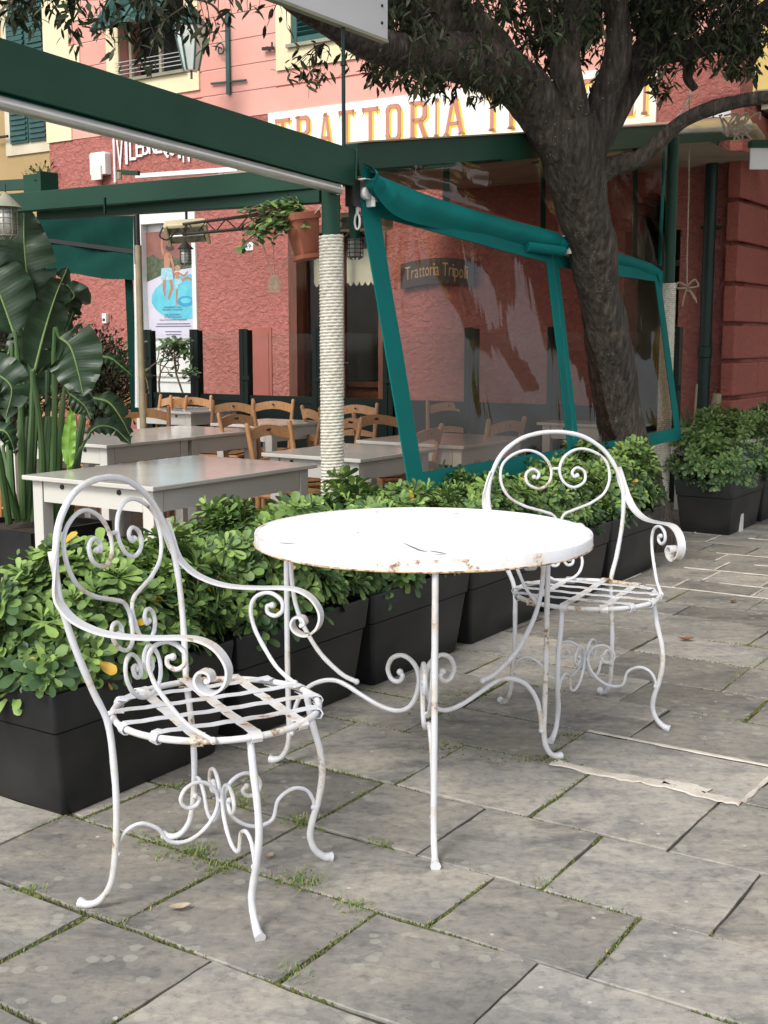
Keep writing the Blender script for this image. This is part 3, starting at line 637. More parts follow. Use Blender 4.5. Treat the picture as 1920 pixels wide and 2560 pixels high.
m_ = len(pr); b.add(vs, [(i*n+k, i*n+(k+1) % n, ((i+1) % m_)*n+(k+1) % n, ((i+1) % m_)*n+k) for i in range(m_) for k in range(n)]); b.build('rim_band', 'iron_edge', tb, True)
b = MB(); b.tube([TC+Vector((.4487*cos(2*pi*k/n), .4487*sin(2*pi*k/n), ZT-.0285)) for k in range(n)], .0026, 8, closed=True, ham=.12); b.build('rim_lip', 'iron_lip', tb, True)
b = MB()
for pts in ([(870, 1172), (905, 1187), (925, 1192)], [(925, 1189), (945, 1192), (962, 1195)], [(598, 1172), (622, 1173), (640, 1173)], [(940, 1197), (965, 1196)], [(770, 1150), (776, 1151)], [(700, 1108), (708, 1108)], [(812, 1105), (816, 1106)], [(980, 1108), (990, 1109)]):
    P = catmull([gz(x, y, ZT-.0004) for x, y in pts], 8) if len(pts) > 2 else [gz(x, y, ZT-.0004) for x, y in pts]; k = len(P); vs = []
    for i, p in enumerate(P):
        d = (P[min(k-1, i+1)]-P[max(0, i-1)]).normalized(); s = Vector((-d.y, d.x, 0))*(.0035*sin(pi*(i+.3)/(k-.3))+.0004); vs += [p-s, p+s*.6]
    b.add(vs, [(2*i, 2*i+1, 2*i+3, 2*i+2) for i in range(k-1)])
b.build('flaked_paint', 'chip', tb)
for A in (-90, 150, 30):
    a = R(A)+TA; d = Vector((cos(a), sin(a), 0)); o = Vector((-d.y, d.x, 0))
    def RP(q, sh=0.0): return [TC+d*s+UP*z+o*sh for s, z in q]
    P = catmull(RP([(.432, .705), (.433, .60), (.434, .45), (.434, .28), (.432, .17), (.431, .10), (.438, .055), (.458, .022), (.482, .010), (.498, .008)]), 6); n_ = len(P)
    b = MB(); b.tube(P, [.0080 if i < n_-12 else lerp(.0080, .0135, (i-n_+12)/12) for i in range(n_)], 10, ham=.02); b.build('leg', 'iron', tb, True)
    P = catmull(RP([(.418, .705), (.419, .62), (.414, .54), (.402, .48), (.378, .425), (.34, .37), (.305, .335), (.25, .298), (.205, .284)], .0), 6); b = MB(); b.tube(P, .0066, 8, ham=.03); b.ball(P[-1], .0085, n=6); b.build('leg_brace', 'iron', tb, True)
    P = catmull(RP([(.422, .10), (.416, .15), (.400, .20), (.365, .245), (.32, .270), (.275, .278), (.235, .268), (.19, .248), (.13, .225), (.075, .219), (.035, .240), (.014, .285), (.0115, .33), (.028, .362), (.06, .378), (.092, .366), (.106, .335), (.094, .307), (.072, .303), (.060, .318), (.068, .330)], .0), 6)
    b = MB(); b.tube(P, .0066, 8, ham=.03); b.ball(P[-1], .0095, n=8); b.ball(P[0], .009, n=6); b.build('scroll_stretcher', 'iron', tb, True)

# ================================================================= PLANTERS AND THEIR SHRUBS
def planter_proto(name, label, loc, rz):
    """origin at the near front bottom corner: x runs along the row, y back towards the restaurant"""
    t = thing(name, label, 'planter', loc, rz, 'black plastic trough planters in a row'); OFF[t.name] = Vector()
    L, Wd, H = .70, .38, .345; b = MB(); N = 8
    def rect(x0, x1, y0, y1, r, z):
        out = []
        for cx, cy, a0 in ((x1-r, y1-r, 0), (x0+r, y1-r, 90), (x0+r, y0+r, 180), (x1-r, y0+r, 270)):
            for k in range(4): a = R(a0+90*k/3); out.append((cx+r*cos(a), cy+r*sin(a), z))
        return out
    def prof(z, g): k = z/H; e = .055*max(0, 1-k)**1.15; return rect(e-g, L-e+g, .0+e*.55-g, Wd-e*.55+g, .014, z)
    lv = [prof(0.0, -.006), prof(.008, 0), prof(.08, 0), prof(.16, 0), prof(.236, 0), prof(.2375, -.004), prof(.241, -.004), prof(.2425, .0045), prof(.336, .0045), prof(H, .0015), prof(H+.001, -.008), prof(.315, -.016)]
    m = len(lv[0]); vs = [p for l in lv for p in l]
    b.add(vs, [(i*m+k, i*m+(k+1) % m, (i+1)*m+(k+1) % m, (i+1)*m+k) for i in range(len(lv)-1) for k in range(m)]+[tuple(reversed(range(m)))])
    b.build('trough', 'plastic', t, True)
    b = MB(); s_ = prof(.318, -.014); b.add(s_, [tuple(range(m))]); b.build('soil', 'soil', t)
    return t
RZ = math.atan2(E2.y, E2.x)
plab = ['black plastic trough planter nearest the camera, behind the left armchair', 'second black trough planter from the camera, behind the left armchair arms', 'third black trough planter, under the left half of the round table top',
        'fourth black trough planter, seen under the right part of the round table', 'fifth black trough planter, behind the right armchair seat', 'sixth black trough planter, behind the right armchair arm, beside the tree foot',
        'black trough planter right of the tree, with the square corner turned to the camera', 'farthest black trough planter at the right edge of the photo']
slab_ = ['leafy green shrub with yellow leaves in the nearest planter, bottom left', 'leafy green shrub in the second planter, behind the left armchair back', 'light green leafy shrub in the third planter, left of the rope-wrapped post foot',
         'green shrub in the fourth planter, behind the round table top', 'pale green shrub in the fifth planter, seen through the right armchair back', 'green shrub in the sixth planter, at the foot of the tree trunk',
         'dark green dense shrub in the planter right of the tree', 'dark green shrub in the farthest planter at the right edge']
PT = [0, .72, 1.44, 2.15, 2.86, 3.57, 5.50, 6.205]
pp = None
for i, t_ in enumerate(PT):
    o = tp(t_-.03, -.0)
    if pp is None: pp = planter_proto('trough_planter', plab[0], o, RZ)
    else: dup(pp, o, RZ, plab[i])
def shrub_mesh(seed, dense=1.0, mats=('leaf_a', 'leaf_b', 'leaf_c', 'leaf_y'), ll=.058, probs=(.55, .25, .19, .0015), size=(.74, .44, .36)):
    g = np.random.default_rng(seed); Pq, Dq, Nq, Lq, Wq, Mq = [], [], [], [], [], []
    SX, SY, SZ = size; stems = MB()
    nr = int(520*dense)
    for i in range(nr):
        # a point on a lumpy dome over the trough; part of them inside
        u = g.random(); th = g.random()*2*pi; inside = g.random() < .30
        z = g.random()**.8
        k = (1-z**2.6)**.42 if z < 1 else 0
        if g.random() < .42: k *= math.sqrt(g.random()); z = .90+.10*g.random() if not inside else g.random()*.8
        if z < .3: k *= .86
        if inside: k *= .75
        sq = max(abs(cos(th)), abs(sin(th)))**-.65
        px = cos(th)*sq*k*SX*.5; py = sin(th)*sq*k*SY*.5
        lump = 1+.12*sin(px*17+seed)+.11*cos(py*21+seed*2)+.07*sin(px*31+py*23)
        pz = .0+z*SZ*(lump if z > .3 else 1)*(1-.30*(px/(SX*.5))**4)
        c = np.array([px, py, pz]); out = np.array([px/SX*1.6, py/SY*1.6, .18+z*.9+g.normal()*.15]); out += g.normal(size=3)*.25; out /= np.linalg.norm(out)
        if out[2] < -.1: out[2] = .1
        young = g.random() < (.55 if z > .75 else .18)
        a = np.cross(out, [0.3, .2, .9]); a /= np.linalg.norm(a); b_ = np.cross(out, a)
        n = 6+int(g.integers(0, 4)); ph = g.random()*6
        for layer in range(2):
            cnt = n if layer == 0 else 4
            for j in range(cnt):
                an = ph+j*2*pi/cnt+g.normal()*.2+layer*.5; el = (R(18)+g.normal()*.18) if layer == 0 else R(56)+g.normal()*.15
                dr = a*cos(an)*cos(el)+b_*sin(an)*cos(el)+out*sin(el); dr[2] -= .1
                nn = out*cos(el)-(a*cos(an)+b_*sin(an))*sin(el)
                l = ll*(1 if layer == 0 else .62)*g.uniform(.75, 1.2)
                Pq.append(c+dr*.006-out*(.012 if layer == 0 else 0)); Dq.append(dr); Nq.append(nn); Lq.append(l); Wq.append(l*g.uniform(.40, .50))
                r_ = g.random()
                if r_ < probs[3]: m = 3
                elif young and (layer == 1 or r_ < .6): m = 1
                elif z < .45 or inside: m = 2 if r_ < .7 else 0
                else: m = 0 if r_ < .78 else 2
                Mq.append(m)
        if i % 5 == 0:
            root = Vector((px*.35, py*.3, -.04)); stems.tube(catmull([root, Vector((px*.7, py*.65, pz*.45)), Vector(c)-Vector(out)*.01], 3), [.004]*3+[.003]*3+[.002], 5, caps=False)
    return (Pq, Dq, Nq, Lq, Wq, Mq, list(mats)), stems
shr = []
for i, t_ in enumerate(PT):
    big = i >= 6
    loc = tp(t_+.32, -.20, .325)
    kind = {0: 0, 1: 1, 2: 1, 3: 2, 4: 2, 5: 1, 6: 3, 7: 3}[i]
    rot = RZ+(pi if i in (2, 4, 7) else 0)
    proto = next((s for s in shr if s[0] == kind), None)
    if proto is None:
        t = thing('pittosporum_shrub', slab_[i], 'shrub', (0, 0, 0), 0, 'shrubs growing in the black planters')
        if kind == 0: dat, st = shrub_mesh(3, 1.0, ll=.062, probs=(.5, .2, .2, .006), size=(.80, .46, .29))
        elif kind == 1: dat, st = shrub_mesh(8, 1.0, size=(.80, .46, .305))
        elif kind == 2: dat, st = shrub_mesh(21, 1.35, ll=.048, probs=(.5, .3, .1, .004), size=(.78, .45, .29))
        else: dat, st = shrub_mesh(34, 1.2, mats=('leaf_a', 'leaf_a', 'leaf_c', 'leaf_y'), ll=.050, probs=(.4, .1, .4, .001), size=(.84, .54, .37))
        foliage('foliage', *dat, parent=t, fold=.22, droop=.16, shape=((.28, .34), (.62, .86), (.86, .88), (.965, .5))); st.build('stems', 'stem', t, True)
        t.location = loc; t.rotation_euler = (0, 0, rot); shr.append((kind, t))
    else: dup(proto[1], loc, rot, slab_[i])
# ================================================================= THE PINK RESTAURANT HOUSE
FO = Vector((0, 12.5, 0)); NF = -E2                       # facade plane and its outward normal
def onp(x, y, o, n): r = ray(x, y); c = Vector((0, 0, HC)); return c+r*((o-c).dot(n)/r.dot(n))
def FS(x, y=600): return (onp(x, y, FO, NF)-FO).dot(E1)
def FZ(x, y): return onp(x, y, FO, NF).z
def fp(s, z, off=0.0): return FO+E1*s+UP*z+NF*off
def fbox(mb, s0, s1, z0, z1, o0, o1, mi=0): return mb.frame(fp((s0+s1)/2, (z0+z1)/2, (o0+o1)/2), E1, NF, UP, (s1-s0)/2, (o1-o0)/2, (z1-z0)/2, mi)
S0, S1 = FS(106, 300), 3.60                                     # left end and right corner of the house
house = thing('pink_house', 'long pink and red plastered house with green shutters behind the restaurant terrace', 'building', fp(0, FLOOR))
DOOR = (FS(625), FS(835)-.0); ARCH = (FS(1345, 700), FS(1464, 700)); LDOOR = (FS(303), FS(427)); ZL = 3.63
W1 = (-3.67, -2.64, 4.23, 6.0); W2 = (-1.15, -.05, 4.30, 6.2)
# lower wall with its openings
b = MB(); th = .35
def wallseg(mb, s0, s1, z0, z1, mi=0): fbox(mb, s0, s1, z0, z1, -th, 0, mi)
wallseg(b, S0, LDOOR[0], FLOOR, ZL); wallseg(b, LDOOR[1], DOOR[0], FLOOR, ZL); wallseg(b, DOOR[1], ARCH[0], FLOOR, ZL); wallseg(b, ARCH[1], S1, FLOOR, ZL)
wallseg(b, LDOOR[0], LDOOR[1], 2.72, ZL); wallseg(b, DOOR[0], DOOR[1], 2.44, ZL); wallseg(b, ARCH[0], ARCH[1], 2.55, ZL)
# the arch's haunches
for k in range(10):
    x0 = lerp(ARCH[0], ARCH[1], k/10); x1 = lerp(ARCH[0], ARCH[1], (k+1)/10); u = ((x0+x1)/2-(ARCH[0]+ARCH[1])/2)/((ARCH[1]-ARCH[0])/2)
    zt = 1.95+.58*math.sqrt(max(0, 1-u*u)); fbox(b, x0, x1, zt, 2.55, -th, -.002)
b.build('lower_wall', 'rough', house)
# upper storey: smooth render in courses with shallow joints
b = MB(); CW = .273; z = ZL; k = 0
wins = (W1, W2)
while z < 9.4:
    z1 = z+CW; segs = [(S0, S1)]
    for w in wins:
        if z1 > w[2]-.02 and z < w[3]:
            segs = [q for s_ in segs for q in ((s_[0], min(s_[1], w[0])), (max(s_[0], w[1]), s_[1])) if q[1]-q[0] > .02]
    for s0, s1 in segs:
        fbox(b, s0, s1, z, z1, -th, -.016); fbox(b, s0, s1, z+.011, z1-.011, -.016, .004)
    z = z1
b.build('upper_wall', 'pinkup', house)
b = MB(); z = ZL+CW
while z < 9: 
    for s0, s1 in ((S0, W1[0]-.22), (W1[1]+.22, W2[0]-.22), (W2[1]+.22, S1)):
        fbox(b, s0, s1, z-.0095, z+.004, -.014, .0015)
    z += CW
b.build('course_line', 'pinkline', house)
# cream corner strip
b = MB(); fbox(b, S0-.02, S0+.42, ZL+.005, 9.4, -.30, .022); b.build('corner_strip', 'creamw', house)
b = MB()
for q in range(9): fbox(b, S0+.41, S0+.60, ZL+.273+q*.546, ZL+.273*2+q*.546-.01, -.30, .020)
b.build('corner_blocks', 'creamw', house)
# upstairs windows
def window(w, sur, bars=True):
    s0, s1, z0, z1 = w
    fr = MB(); m = .20
    fbox(fr, s0-m, s0, z0-.24, z1+.2, -.02, .03); fbox(fr, s1, s1+m, z0-.24, z1+.2, -.02, .03); fbox(fr, s0, s1, z0-.24, z0-.03, -.02, .028); fbox(fr, s0, s1, z1, z1+.2, -.02, .028)
    win = fr.build('window', 'creamw', house)
    q = MB(); fbox(q, s0-.04, s1+.04, z0-.035, z0, -.05, .07); q.build('sill', 'stone', win)
    q = MB(); fbox(q, s0, s1, z0, z1, -th-.02, -th+.02); q.build('dark_room', 'darkroom', win)
    q = MB(); 
    for a, c in ((s0+.02, s0+.06), ((s0+s1)/2-.02, (s0+s1)/2+.02), (s1-.06, s1-.02)): fbox(q, a, c, z0, z1, -.16, -.12)
    fbox(q, s0+.02, s1-.02, z0+.0, z0+.05, -.158, -.122); q.build('sash', 'offw', win)
    if bars:
        q = MB()
        for k in range(4): q.tube([fp(s0-.03, z0+.05+k*.045, .06), fp(s1+.03, z0+.05+k*.045, .06)], .006, 6)
        q.build('guard_rail', 'alu', win)
    return win
def shutter(win, o, ax, upv, w, h):
    n = ax.cross(upv).normalized(); q = MB()
    for c, hw, hh in ((o+ax*.03+upv*h/2, .03, h/2), (o+ax*(w-.03)+upv*h/2, .03, h/2), (o+ax*w/2+upv*.03, w/2-.06, .03), (o+ax*w/2+upv*(h-.03), w/2-.06, .03)): q.frame(c, ax, n, upv, hw, .018, hh)
    k = 0; z = .09
    while z < h-.06:
        t = (upv*cos(.9)+n*sin(.9)).normalized(); q.frame(o+ax*w/2+upv*z, ax, ax.cross(t).normalized(), t, w/2-.06, .004, .028); z += .047
    q.build('shutter', 'shutter', win)
win1 = window(W1, True)
mid = (W1[0]+W1[1])/2; hw = (W1[1]-W1[0])/2; tilt = (-UP*cos(R(38))+NF*sin(R(38))).normalized()
for s_ in (W1[0], mid):                                     # lower halves propped outwards
    shutter(win1, fp(s_+.02, W1[2]+1.02, .03), E1, tilt, hw-.04, .72)
    shutter(win1, fp(s_+.02, W1[2]+1.04, .02), E1, UP, hw-.04, .70)
win2 = window(W2, True, False)
for s_ in (W2[0], (W2[0]+W2[1])/2): shutter(win2, fp(s_+.01, W2[2]+.01, .0), E1, UP, (W2[1]-W2[0])/2-.02, 1.8)
# left white doorway with the poster, wooden door, arch
b = MB(); ls, rs = LDOOR
fbox(b, ls, ls+.06, FLOOR, 2.70, -.10, .03); fbox(b, rs-.06, rs, FLOOR, 2.70, -.10, .03); fbox(b, ls+.06, rs-.06, 2.58, 2.70, -.10, .028)
fbox(b, ls+.06, rs-.06, FLOOR, 1.16, -.10, -.02); fbox(b, ls+.06, rs-.06, 1.16, 1.20, -.10, .012); fbox(b, ls+.06, rs-.06, .82, .85, -.02, .010); fbox(b, ls+.06, rs-.06, .76, .775, -.02, .004)
fbox(b, ls+.06, rs-.06, 1.20, 2.58, -.12, -.09)
b.build('white_doorway', 'whitep', house)
d0, d1 = DOOR
dr = MB(); fbox(dr, d0, d0+.11, FLOOR, 2.44, -.16, .02); fbox(dr, d1-.09, d1, FLOOR, 2.44, -.16, .02); fbox(dr, d0+.11, d1-.09, 2.36, 2.44, -.16, .018); fbox(dr, (d0+d1)/2-.02, (d0+d1)/2+.04, FLOOR, 2.36, -.13, -.08)
door = dr.build('door', 'doorwood', house)
q = MB(); fbox(q, d0+.11, d1-.09, FLOOR, .30, -.12, -.09); fbox(q, d0+.11, d1-.09, .28, .42, -.125, -.08); fbox(q, d0+.20, (d0+d1)/2-.08, -.02, .22, -.09, -.075); q.build('lower_panel', 'doorwood', door)
q = MB(); fbox(q, d0+.11, d1-.09, .42, 2.36, -.108, -.104); q.build('pane', 'glass', door)
q = MB(); q.tube([fp((d0+d1)/2+.02, 1.0, -.06), fp((d0+d1)/2+.12, 1.0, -.05)], .010, 8); q.build('handle', 'dark', door)
q = MB(); n = 14
for k in range(n):
    x0 = lerp(d0+.11, d1-.09, k/n); x1 = lerp(d0+.11, d1-.09, (k+1)/n)
    poly = [(0, .34)]+[(t*(x1-x0), -.045*sin(pi*t)) for t in (0, .25, .5, .75, 1)]+[(x1-x0, .34)]
    q.prism(poly, fp(x0, 1.86, -.30), E1, UP, .004)
q.build('scalloped_curtain', 'offw', door)
# the room seen through the door
rm = MB(); r0, r1, dp = d0-1.2, d1+1.4, 3.0
fbox(rm, r0, r1, FLOOR, 3.0, -dp-.1, -dp); fbox(rm, r0-.1, r0, FLOOR, 3.0, -dp, -th); fbox(rm, r1, r1+.1, FLOOR, 3.0, -dp, -th); fbox(rm, r0, r1, 3.0, 3.1, -dp, -th); rm.build('room', 'offw', house)
rm = MB(); fbox(rm, d0-.2, d1+.3, FLOOR, .70, -1.7, -1.2); fbox(rm, d0-.25, d1+.35, .70, .76, -1.75, -1.15); rm.build('counter', 'doorwood', house)
rm = MB(); fbox(rm, d0-.2, d1+.3, .95, 1.0, -2.9, -2.5); fbox(rm, d0+.05, d0+.5, 1.0, 1.35, -2.85, -2.6); fbox(rm, d0+.8, d0+1.0, .76, 1.0, -1.55, -1.35); rm.build('kitchen_shelf', 'alu', house)
a0, a1 = ARCH
rm = MB(); fbox(rm, a0-1.0, a1+.2, FLOOR, 3.0, -3.1, -3.0); fbox(rm, a0-1.0, a1+.2, 3.0, 3.1, -3.0, -th); fbox(rm, a0-1.1, a0-1.0, FLOOR, 3.0, -3.0, -th); fbox(rm, a1+.1, a1+.2, FLOOR, 3.0, -3.0, -th); rm.build('passage', 'yellow', house)  # the yellowish light inside the arch is put into the wall colour
rm = MB(); fbox(rm, a0+.02, a0+.06, FLOOR, 1.2, -.25, -.20); fbox(rm, (a0+a1)/2, (a0+a1)/2+.05, FLOOR, 2.2, -.25, -.20); fbox(rm, a0, a1, 1.9, 1.95, -.26, -.19); rm.build('passage_frame', 'dark', house)
# pink service door flush in the wall right of the glass screen
q = MB(); s0, s1 = FS(543), FS(586); fbox(q, s0, s1, FZ(560, 905), FZ(560, 708), -.01, .012); fbox(q, s0+.04, s1-.04, FZ(560, 905)+.06, FZ(560, 708)-.05, .012, .018); q.build('service_hatch', 'pinkpanel', house)
q = MB(); s0, s1 = FS(202, 390), FS(222, 390); fbox(q, s0, s1, FZ(210, 410), FZ(210, 385), 0, .02); q.build('wall_hatch', 'pinkpanel', house)
# the corner and the side wall going back on the right, in rusticated blocks
C1 = fp(S1, 0, 0)
b = MB()
b.frame(C1+E2*4.0-E1*.2+UP*(3.3+FLOOR)/2, E2, E1, UP, 4.0, .2, (3.3-FLOOR)/2); b.build('side_wall', 'rough', house)
hs_ = [FLOOR-.0, .12, .42, .74, 1.06, 1.38, 1.72, 2.06, 2.42, 2.80, 3.2]
b = MB()
for i in range(len(hs_)-1):
    z0, z1 = hs_[i]+.018, hs_[i+1]-.018; zc, hz = (z0+z1)/2, (z1-z0)/2
    fbox(b, S1-.06, S1+.055, z0, z1, -.3, .05)
    t = .06
    while t < 7.5:
        w = .62 if (i+int(t)) % 2 else .95; b.frame(C1+E2*(t+w/2)+E1*.03+UP*zc, E2, E1, UP, w/2-.012, .028, hz); t += w
ob = b.build('rusticated_blocks', 'quoin', house, bevel=.012)

# ---- painted signs on the wall
sg = thing('trattoria_sign', 'long white painted wall sign with salmon capitals shaded yellow above the terrace', 'sign', fp(.5, 3.4, .02))
sL, sR, zB, zT = -1.473, 2.87, 3.13, 3.64
b = MB(); fbox(b, sL, sR, zB, zT, .002, .022); b.build('board', 'signwhite', sg)
def glyph(ch):
    """serif capitals in a 0..1 box as polygons: bars and arcs"""
    P = []; sw = .20; se = .055
    def bar(x0, y0, x1, y1, w=sw):
        dx, dy = x1-x0, y1-y0; l = math.hypot(dx, dy); nx, ny = -dy/l*w/2, dx/l*w/2
        P.append([(x0+nx, y0+ny), (x0-nx, y0-ny), (x1-nx, y1-ny), (x1+nx, y1+ny)])
    def vbar(x, y0, y1, w=sw): P.append([(x-w/2, y0), (x+w/2, y0), (x+w/2, y1), (x-w/2, y1)])
    def hb(x0, x1, y, h=.10): P.append([(x0, y-h/2), (x1, y-h/2), (x1, y+h/2), (x0, y+h/2)])
    def serif(x, y, s=1, w=.30): P.append([(x-w/2-.03, y), (x+w/2+.03, y), (x+w/2-.05, y+s*se), (x-w/2+.05, y+s*se)])
    def arcq(cx, cy, rx, ry, a0, a1, tx=sw, ty=.10, n=7):
        for k in range(n):
            A, B = R(lerp(a0, a1, k/n)), R(lerp(a0, a1, (k+1)/n)); P.append([(cx+rx*cos(A), cy+ry*sin(A)), (cx+(rx-tx)*cos(A), cy+(ry-ty)*sin(A)), (cx+(rx-tx)*cos(B), cy+(ry-ty)*sin(B)), (cx+rx*cos(B), cy+ry*sin(B))])
    if ch == 'T':
        vbar(.5, 0, .9); hb(.06, .94, .945, .11); serif(.5, 0, 1); P.append([(.02, .74), (.10, .89), (.17, .89)]); P.append([(.98, .74), (.83, .89), (.90, .89)]); P.append([(0.02, .99), (.14, .90), (.14, 1.0)]); P.append([(.98, .99), (.86, 1.0), (.86, .90)])
    elif ch == 'I': vbar(.5, 0, 1, .24); serif(.5, 0, 1, .46); serif(.5, 1, -1, .46)
    elif ch == 'L': vbar(.28, 0, 1); serif(.28, 1, -1); hb(.18, .92, .05, .10); P.append([(.98, .24), (.84, .10), (.95, .08)])
    elif ch == 'R':
        vbar(.22, 0, 1); serif(.22, 0, 1); serif(.16, 1, -1, .2); hb(.22, .62, .95, .10); hb(.22, .62, .50, .09); P.append([(.72, .62), (.92, .62), (.92, .83), (.72, .83)])
        arcq(.62, .83, .30, .17, 0, 90); arcq(.62, .62, .30, .165, -90, 0); bar(.56, .48, .84, .02, .17); serif(.86, 0, 1, .22)
    elif ch == 'P':
        vbar(.22, 0, 1); serif(.22, 0, 1); serif(.16, 1, -1, .2); hb(.22, .62, .95, .10); hb(.22, .62, .44, .09); P.append([(.72, .56), (.92, .56), (.92, .83), (.72, .83)]); arcq(.62, .83, .30, .17, 0, 90); arcq(.62, .56, .30, .165, -90, 0)
    elif ch == 'O':
        P.append([(.06, .2), (.26, .2), (.26, .8), (.06, .8)]); P.append([(.74, .2), (.94, .2), (.94, .8), (.74, .8)]); hb(.36, .64, .95, .10); hb(.36, .64, .05, .10)
        arcq(.36, .8, .30, .2, 90, 180); arcq(.64, .8, .30, .2, 0, 90); arcq(.36, .2, .30, .2, 180, 270); arcq(.64, .2, .30, .2, 270, 360)
    elif ch == 'A':
        bar(.46, .97, .13, .02, .15); bar(.54, .97, .87, .02, .20); hb(.26, .74, .30, .09); serif(.13, 0, 1, .24); serif(.87, 0, 1, .26); P.append([(.36, .93), (.66, .93), (.58, 1.0), (.44, 1.0)])
    return P
PX = [('T', 596, 631), ('R', 639, 675), ('A', 691, 720), ('T', 733, 769), ('T', 784, 821), ('O', 834, 871), ('R', 884, 928), ('I', 936, 954), ('A', 961, 1005), ('T', 1046, 1084), ('R', 1097, 1140), ('I', 1150, 1172), ('P', 1186, 1232), ('O', 1250, 1300), ('L', 1324, 1372), ('I', 1382, 1406)]
LET = []
for ch, xa, xb in PX:
    ya = 275-(xa-596)*.06; LET.append((ch, FS(xa, ya), FS(xb, ya)-FS(xa, ya)))
for ch, s, w in LET:
    lb = MB(); yb = MB(); ob_ = MB()
    for poly in glyph(ch):
        area = sum(poly[i][0]*poly[(i+1) % len(poly)][1]-poly[(i+1) % len(poly)][0]*poly[i][1] for i in range(len(poly)))
        if area < 0: poly = poly[::-1]
        pl = [(p[0]*w, p[1]*.356) for p in poly]
        for mb_, dx, dz, off, g in ((yb, .028, -.022, .0225, 0), (ob_, 0, 0, .0235, .006), (lb, 0, 0, .0245, 0)):
            cx = sum(p[0] for p in pl)/len(pl); cz = sum(p[1] for p in pl)/len(pl)
            vs = []
            for p in pl:
                ddx, ddz = p[0]-cx, p[1]-cz; l = math.hypot(ddx, ddz)+1e-6; vs.append(fp(s+dx+p[0]+ddx/l*g, 3.21+dz+p[1]+ddz/l*g, off))
            mb_.add(vs, [tuple(range(len(vs)))])
    lt_ = lb.build('letter', 'signpink', sg); yb.build('letter_shade', 'signyellow', lt_); ob_.build('letter_outline', 'signline', lt_)
# arched white shop name, on the wall left
vs_ = thing('shop_name_sign', 'white arched capital lettering on the red wall behind the diagonal green beam', 'sign', fp(-3.0, 3.3, .02))
b = MB(); word = 'VILEBREQUIN'; sa, sb = FS(252, 330), FS(413, 330); zt = 3.585
for i, ch in enumerate(word):
    t = i/(len(word)-1); s = lerp(sa+.02, sb-.11, t)+(.034 if ch == 'I' else 0); h = .355-.135*(1-(2*t-1)**2)
    b = MB(); text_mb(b, ch, fp(s, zt-h, .02), E1, UP, h, 0, .004, width=.036 if ch == 'I' else .100)
    text_mb(b, ch, fp(s+.008, zt-h, .02), E1, UP, h, 0, .0045, width=.036 if ch == 'I' else .100); b.build('letter', 'letterwhite', vs_)
q = MB(); fbox(q, sa-.03, sa-.005, zt-.50, zt+.05, .01, .03); q.build('post_strip', 'letterwhite', vs_)
# thin white awning box above the pergola
q = MB(); a_, c_ = at(300, 381, 13.2), at(520, 366, 12.2); q.beam(a_, c_, .10, .045)
tag(q.build('awning_cassette', 'whitep'), 'thin white awning box along the red wall under the arched lettering', 'awning')
# alarm box, wall number plates, bracket, wall plug
q = thing('alarm_box', 'white plastic alarm siren on the red wall left of the arched lettering', 'alarm', fp(-4.0, 3.3, .05))
b = MB(); s0, s1 = -4.13, -3.87; z0, z1 = 3.18, 3.44
pr = [(0, 0), (s1-s0, 0), (s1-s0, z1-z0-.02), (s1-s0-.02, z1-z0), (.02, z1-z0), (0, z1-z0-.02)]; b.prism(pr, fp(s0, z0, .10), E1, UP, -.10); b.build('case', 'whitep', q, bevel=.008)
b = MB(); fbox(b, s0+.05, s1-.05, z0-.06, z0+.10, .10, .125); b.build('lamp_lens', 'glassy', q)
def plate(x, y, s, w, h, lab):
    p = thing('number_plate', lab, 'number plate', fp(FS(x), FZ(x, y), .02)); b = MB(); c = FS(x, y); z = FZ(x, y); fbox(b, c-w/2, c+w/2, z-h/2, z+h/2, .002, .014); b.build('plate', 'letterwhite', p)
    b = MB(); text_mb(b, s, fp(c-w*.3, z-h*.28, .014), E1, UP, h*.55, 0, .003); b.build('digits', 'dark', p)
plate(540, 532, '19', .11, .09, 'small white house number plate above the potted plant')
plate(1555, 258, '16', .20, .17, 'white house number plate above the right end of the gutter')
q = thing('wall_socket', 'small white socket box on the pink wall above the dark bush', 'socket', fp(FS(232), FZ(232, 688), .02))
b = MB(); c = FS(231, 688); z = FZ(231, 688); fbox(b, c-.035, c+.035, z-.06, z+.06, .002, .05); b.build('box', 'whitep', q, bevel=.005); b = MB(); fbox(b, c-.018, c+.018, z-.03, z-.0, .05, .056); b.build('socket_face', 'dark', q)
b = MB(); s = FS(583, 106); z = FZ(583, 106); b.beam(fp(s-.06, z, .05), fp(s+.09, z-.01, .05), .03, .03); b.beam(fp(s, z, .0), fp(s, z, .06), .03, .03); b.beam(fp(s+.07, z-.02, .05), fp(s+.07, z+.05, .05), .02, .02)
tag(b.build('iron_hook', 'dark'), 'small dark iron hook on the smooth pink wall between the two upper windows', 'hook')
